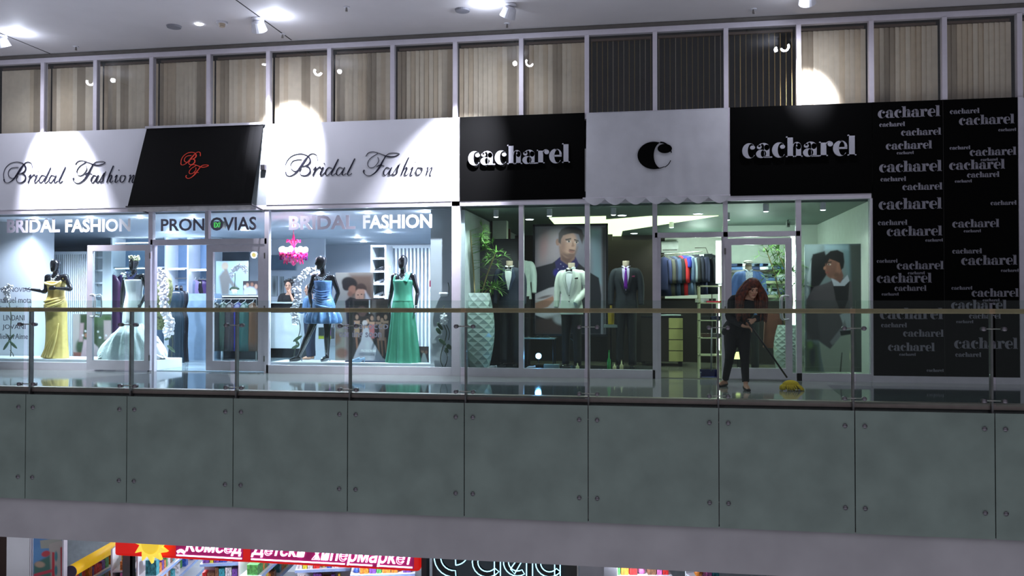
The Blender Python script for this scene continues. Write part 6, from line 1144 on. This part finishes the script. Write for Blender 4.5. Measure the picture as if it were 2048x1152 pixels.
b = B(); b.tube([V3('pel')-Vector((0,0,.1)), V3('pel'), V3('wai'), V3('che'), V3('che')+Vector((0,0,.11)), V3('nb')-Vector((0,0,.02))], [(.19,.14), (.19,.14), (.15,.12), (.175,.14), (.17,.10), (.08,.065)], 20, ref=(-1, -.15, 0), sm=3)
for sd in 'lr': b.tube([V3('che')+Vector((0,0,.1)), V3('s'+sd), V3('e'+sd), V3('e'+sd)+(V3('w'+sd)-V3('e'+sd))*.6], [.07, .064, .052, .045], 12, sm=3)
b.fuse('top', cloth('blue cotton', (86, 118, 160), .8), per3, .010, 3); b = B()
for sd in 'lr': b.tube([V3('h'+sd)+Vector((0,0,.1)), V3('h'+sd), V3('k'+sd), V3('a'+sd)], [.1, .105, .07, .06], 14, sm=4)
b.fuse('trousers', cloth('dark denim', (34, 40, 60), .8), per3, .012, 2); b = B(); b.ell(F3(-.03, 0, .035), (.095, .10, .105), 14, 10); b.ell(F3(-.07, 0, -.03), (.05, .07, .07), 12, 8); b.build('hair', M_DKH, per3, True); facebits(F3, per3)
# ================================================================ LOWER FLOOR (seen below the slab)
ZB = -5.9
struct(B().box(-26, 22, -4, 6, ZB-.1, ZB).build('floor_lower', M_FLOOR))
struct(B().box(-26, 22, .02, .12, -2.75, -.3).build('wall_lower_fascia', mat('grey lower fascia', (120, 118, 124), .8)))
struct(B().box(-26, 22, 5.4, 5.5, ZB, -.3).build('wall_lower_back', mat('pale lower shop wall', (190, 200, 206), .6)))
struct(B().box(-26, 22, .12, 5.5, -2.9, -2.7).build('ceiling_lower', M_WHITE))
def LX(px, Y=0, py=1110): return ax(px, Y, py)
def LZ(px, py, Y=0): return az(px, py, Y)
t = thing('brown_door', (LX(8), 0, ZB), 'dark brown door edge at the bottom left corner below the slab', 'door'); B().box(LX(-60), LX(17), -.05, .05, ZB, -2.7).build('door_leaf', mat('dark brown wood', (44, 24, 14), .5), t)
tag(B().box(LX(18), LX(64), -.06, .3, ZB, -2.7).build('pillar', M_WHITE), 'pale grey pillar at the bottom left, right of the brown door edge', 'pillar')
picpost = stand_pic('toy_poster', 'blue and red illustrated window poster of buildings at the bottom left', 'poster', 67, 128, 1062, 1170, -.02, (90, 140, 190), [('p', [(67,1062),(128,1062),(128,1078),(92,1084),(67,1100)], (80,130,186), 6), ('p', [(80,1082),(122,1074),(122,1094),(82,1098)], (160,160,150), 1), ('p', [(98,1088),(128,1078),(128,1170),(100,1170)], (176,166,160), 1), ('p', [(104,1104),(109,1104),(110,1170),(104,1170)], (190,44,60), 1), ('p', [(120,1094),(128,1090),(128,1170),(122,1170)], (170,50,60), 1),
 ('e',92,1108,9,6,-20,(190,60,70),1.5), ('p', [(68,1130),(100,1110),(104,1170),(68,1170)], (70,110,100), 3), ('e',80,1130,10,6,0,(176,150,130),2), ('p', [(68,1150),(104,1138),(104,1144),(68,1156)], (190,60,80), 1), ('e',112,1112,3,10,0,(70,130,140),1), ('e',112,1140,3,10,0,(70,130,140),1)])
tag(B().box(LX(64), LX(67), -.05, .05, ZB, -2.7).build('window_post', M_FRAME), 'thin white post left of the illustrated window poster', 'post'); tag(B().box(LX(128), LX(131), -.05, .05, ZB, -2.7).build('window_post', M_FRAME), 'thin white post right of the illustrated window poster', 'post')
b = B(); pa, pb = (LX(142, 0, 1140), -.0, LZ(142, 1142)), (LX(262, 3.2, 1085), 3.2, LZ(262, 1076, 3.2)); pa = (LX(142, .3, 1142), .3, LZ(142, 1143, .3)); pb = (LX(244, 2.2, 1088), 2.2, LZ(244, 1084, 2.2))
t = thing('sign_tube', pa, 'long yellow half-round shelf header running back into the toy shop', 'sign'); B().cyl(pa, pb, .11, n=22).build('tube', mat('yellow glowing plastic', (244, 196, 40), .4, emit=.25), t, True); dq = (Vector(pb)-Vector(pa)).normalized(); B().cyl(Vector(pa)-dq*.01, Vector(pa)-dq*.0, .112, n=22).build('end_cap', mat('purple grey plastic', (110, 100, 124), .5), t)
# red sign
x0, x1 = LX(242), LX(845); z0, z1 = LZ(540, 1121), LZ(540, 1050); t = thing('shop_sign', ((x0+x1)/2, -.1, z0), 'long red illuminated toy shop sign with white italic lettering and a yellow sun', 'sign')
M_RS = mat('red sign acrylic', (196, 20, 12), .35, emit=.55, var=.02); B().box(x0, x1, -.2, 0, z0, z1).build('panel', M_RS, t, bevel=.05)
M_SL = mat('white lit letters', (248, 240, 255), emit=2.2, var=0); M_PU = mat('purple letter halo', (150, 16, 90), .4, emit=.35)
for s, a, c in (('Комсед', 372, 484), ('Детски', 503, 612), ('хипермаркет', 624, 828)):
    xa, xb = LX(a, -.2), LX(c, -.2); zb = LZ((a+c)/2, 1079+(c+a)/2*.0555, -.2)-.0; zb = z0+.115
    text_mesh(B(), s, xa, xb, zb-(.055 if s[0] == 'х' else 0 if s[0] == 'К' else 0), zb+.24+(-.05 if s[0] == 'х' else 0), -.225, -.205, .012, .25).build('lettering', M_SL, t)
for a, c, d in ((354, 484, .0), (503, 690, 0), (700, 745, 0), (757, 825, 0)): B().box(LX(a, -.2), LX(c, -.2), -.22, -.205, z0+.065, z0+.085).build('underline', M_SL, t)
for a, c in ((352, 486), (501, 828)): B().box(LX(a, -.2), LX(c, -.2), -.206, -.2, z0+.05, z0+.42).build('halo_strip', M_PU, t)
B().stroke([(LX(355, -.21), z0+.13, .05), (LX(362, -.21), z0+.16, .05), (LX(370, -.21), z0+.12, .04)], -.225, -.205).build('sign_mark', M_SL, t)
b = B(); cx_, cz_ = LX(303, -.3, 1080), LZ(303, 1088, -.3); n = 11; pts = []
for k in range(n*2): a = PI*k/n+.1; r = .34 if k % 2 == 0 else .21; pts.append((cx_+r*math.cos(a+(.12 if k % 2 == 0 else 0)), cz_+r*math.sin(a+(.12 if k % 2 == 0 else 0))))
b.prism(pts, -.34, -.26); b.build('sun', mat('yellow glowing sun', (250, 222, 84), .4, emit=.55), t, bevel=.01); b = B(); b.ell((cx_, -.34, cz_), (.17, .05, .17), 20, 12); b.build('sun_disc', mat('deep yellow sun disc', (244, 206, 60), .4, emit=.5), t, True)
tag(B().box(LX(247), LX(262), -.03, .06, ZB, z0+.05).build('sign_post', mat('grey metal column', (104, 102, 106), .5)), 'grey metal column under the left end of the red sign', 'column'); tag(B().box(LX(262), LX(267), -.03, .06, ZB, z0+.05).build('door_edge', M_BLACK), 'narrow black door edge right of the grey column under the red sign', 'door edge')
tag(B().box(LX(846), LX(856), -.1, .1, ZB, -2.7).build('column', mat('dark grey column', (62, 62, 66), .5)), 'dark grey column right of the red sign', 'column'); tag(B().box(LX(1120), LX(1155), -.08, .1, ZB, -2.7).build('column', mat('brown grey column', (70, 66, 62), .5)), 'brown-grey column right of the outlined sign letters', 'column')
# toy shelves: every box its own object, linked copies of a few shapes
tm = [('red', (200, 44, 40)), ('blue', (48, 84, 170)), ('yellow', (226, 196, 60)), ('green', (70, 140, 70)), ('pink', (226, 110, 170)), ('white', (214, 216, 220)), ('orange', (226, 124, 44)), ('purple', (110, 70, 150)), ('teal', (60, 150, 160)), ('brown', (120, 84, 60))]
protos = {}
def toy(kind, ci, loc, s, lab, grp, rz=0):
    k = (kind, ci)
    if k not in protos:
        b = B(); 
        if kind == 'box': b.box(-.5, .5, -.5, .5, 0, 1)
        elif kind == 'ball': b.ell((0, 0, .5), .5, 12, 8)
        else: b.lathe([(.3, 0), (.42, .1), (.4, .6), (.2, .75), (.22, 1)], (0, 0, 0), 12)
        protos[k] = b.mesh('toy_'+kind, cloth(tm[ci][0]+' toy card', tm[ci][1], .45, var=.35, scale=4), kind != 'box', (0, 0, 0))
    o = bpy.data.objects.new({'box': 'toy_box', 'ball': 'toy_ball', 'tub': 'toy_tub'}[kind], protos[k]); COL.objects.link(o); o.location = loc; o.scale = s; o.rotation_euler = (0, 0, rz); tag(o, lab, 'toy', grp)
r_ = random.Random(21)
def gondola(idx, px0, px1, Y0, Y1, ptop, where, n=22, rows=2):
    # slanted run of shelving going back into the shop, along the line (px0,Y0)-(px1,Y1)
    a = Vector((LX(px0, Y0), Y0, 0)); c = Vector((LX(px1, Y1), Y1, 0)); L = (c-a).length; d = (c-a).normalized(); nn = Vector((-d.y, d.x, 0)); zt = LZ(px0, ptop, Y0); an = math.atan2(d.y, d.x)
    t = thing('toy_shelving', tuple((a+c)/2)[:2]+(ZB,), 'shelving run with blue-white price rail '+where, 'shelf'); m = (a+c)/2+nn*.2
    for k in range(3): B().rbox((m.x, m.y, zt-.02-.34*k), L, .4, .03, rz=an).build('shelf', M_WS, t)
    for k in range(3): q = (a+c)/2-nn*.01; B().rbox((q.x, q.y, zt-.03-.34*k), L, .015, .05, rz=an).build('price_rail', mat('blue white price rail', (150, 180, 226), .4), t)
    q = m+nn*.2; zk = .4 if idx else .1; B().rbox((q.x, q.y, (ZB+zt+zk)/2), L, .03, zt+zk-ZB, rz=an).build('back_panel', M_WS, t)
    for j in range(rows):
        u = 0.03; i = 0
        while u < L-.1 and i < n:
            w = r_.uniform(.07, .17); h = r_.uniform(.12, .29); ci = r_.randrange(10); kd = 'box' if r_.random() < .75 else ('ball' if r_.random() < .4 else 'tub'); p = a+d*(u+w/2)+nn*.16
            toy(kd, ci, (p.x, p.y, zt-.005-.34*j), (w*.92, .2 if kd == 'box' else w*.92, h if kd != 'ball' else w*.92), tm[ci][0]+' toy, '+['top', 'second'][j]+' shelf, '+where, 'toys '+where, an); u += w+.005; i += 1
gondola(0, 158, 246, .9, 2.6, 1172, 'under the yellow header tube', 26)
gondola(1, 268, 345, .7, 3.2, 1140, 'directly under the yellow sun', 24)
gondola(2, 318, 410, .7, 3.4, 1152, 'right of the yellow sun', 24)
gondola(3, 400, 540, 2.2, 2.6, 1128, 'under the first words of the red sign', 22)
gondola(4, 520, 600, 1.0, 3.4, 1152, 'under the middle of the red sign', 20)
gondola(5, 590, 700, 1.6, 1.9, 1140, 'under the last word of the red sign', 20)
gondola(6, 700, 830, 1.2, 1.5, 1150, 'near the right end of the red sign', 20)
gondola(7, 1215, 1345, .7, .9, 1152, 'below the slab at the bottom right', 20)
gondola(8, 1395, 1440, .7, .9, 1160, 'at the far bottom right of the lower floor', 8, 1)
tag(B().box(LX(1155), LX(1205), .5, .6, ZB, -2.7).build('wall_panel', M_WHITE), 'white wall panel left of the bottom right toys', 'panel'); tag(B().box(LX(1205), LX(1232), .4, .6, ZB, -2.7).build('wall_panel', mat('pale grey panel', (150, 150, 156), .5)), 'pale grey upright panel just left of the bottom right toys', 'panel')
# neon outlined letters
M_NE = mat('pale cyan neon tube', (160, 226, 255), emit=1.6, var=0); M_NB = mat('black sign letter face', (8, 8, 10), .4); zn0 = LZ(990, 1158, -.15); zn1 = LZ(990, 1098, -.15)
t = thing('neon_sign', (LX(990), -.15, zn0), 'black letters outlined with pale cyan neon tubes at the bottom centre', 'sign')
def neon(outer, name='letter'):
    P = [Vector((LX(x, -.15), 0, LZ(990, y-(x-990)*.055, -.15))) for x, y in outer]; b = B(); b.prism([(p.x, p.z) for p in P], -.2, -.12); o = b.build(name, M_NB, t); B().tube([(p.x, -.205, p.z) for p in P+[P[0]]], .009, 6).build('neon_tube', M_NE, o, True)
def bowl(cx, cy, r, w, a0, a1): 
    A = [(cx+r*math.cos(math.radians(a0+(a1-a0)*k/16)), cy-r*math.sin(math.radians(a0+(a1-a0)*k/16))) for k in range(17)]; C = [(cx+(r-w)*math.cos(math.radians(a1+(a0-a1)*k/16)), cy-(r-w)*math.sin(math.radians(a1+(a0-a1)*k/16))) for k in range(17)]; return A+C
neon(bowl(910, 1112, 40, 13, 40, 275)); neon(bowl(912, 1102, 26, 14, -88, 30))
neon(bowl(976, 1122, 30, 11, 40, 320)); neon([(990, 1090), (1002, 1090), (1002, 1170), (990, 1170)])
neon(bowl(1036, 1122, 28, 10, 50, 300)); neon([(1022, 1136), (1042, 1108), (1052, 1108), (1030, 1146)]); neon([(1054, 1085), (1066, 1085), (1066, 1170), (1054, 1170)])
neon(bowl(1100, 1124, 28, 10, 40, 320)); neon([(1110, 1095), (1121, 1095), (1121, 1170), (1110, 1170)])
tag(B().box(LX(857), LX(1118), .25, .3, ZB, -2.9).build('shopfront_panel', mat('teal grey shopfront', (84, 100, 104), .2)), 'teal-grey shopfront panel behind the neon letters', 'panel')
for x, y, p in ((LX(190), 3.2, 420), (LX(430), .9, 120), (LX(720), .8, 110), (LX(1250), .4, 60), (LX(40), -1.2, 14)):
    t = thing('lower_fill_light', (x, y, -2.9), 'added unseen lamp of the lower floor '+('above the illustrated poster' if x < LX(60) else 'above the yellow header' if x < LX(210) else 'over the toys left' if x < LX(500) else 'over the toys under the last sign word' if x < LX(800) else 'over the neon letters' if x < LX(1000) else 'over the bottom right toys'), 'ceiling lamp'); B().cyl((x, y, -2.9), (x, y, -2.93), .12).build('lens', M_DL, t); light('POINT', 'lower_fill', (x, y, -3.05), p*.6, (235, 240, 255), .12)  # unseen lamps, added because the enclosed lower floor needs light
# ================================================================ WORLD
w = bpy.data.worlds.new('mall'); sc.world = w; w.use_nodes = True; bg = w.node_tree.nodes['Background']; bg.inputs['Color'].default_value = (.84, .86, 1.0, 1)
wn_ = w.node_tree.nodes.new; wl_ = w.node_tree.links.new; tc = wn_('ShaderNodeTexCoord'); sx_ = wn_('ShaderNodeSeparateXYZ'); ab = wn_('ShaderNodeMath'); ab.operation = 'ABSOLUTE'; mr = wn_('ShaderNodeMapRange')
wl_(tc.outputs['Generated'], sx_.inputs[0]); wl_(sx_.outputs['Z'], ab.inputs[0]); wl_(ab.outputs[0], mr.inputs['Value']); wl_(mr.outputs['Result'], bg.inputs['Strength'])   # ambient light shaped by direction: dim at eye level, brighter above and below
mr.interpolation_type = 'SMOOTHSTEP'; mr.inputs['From Min'].default_value = .16; mr.inputs['From Max'].default_value = .5; mr.inputs['To Min'].default_value = .06; mr.inputs['To Max'].default_value = AMB
sc.view_settings.view_transform = 'Standard'; sc.view_settings.look = 'None'; sc.view_settings.gamma = 1; sc.view_settings.use_curve_mapping = False; sc.view_settings.exposure = EXPO
sc.cycles.max_bounces = 7; sc.cycles.diffuse_bounces = 3; sc.cycles.glossy_bounces = 3; sc.cycles.transmission_bounces = 2; sc.cycles.transparent_max_bounces = 20; sc.cycles.caustics_reflective = False; sc.cycles.caustics_refractive = False
sc.cycles.sample_clamp_indirect = 4; sc.cycles.use_denoising = True
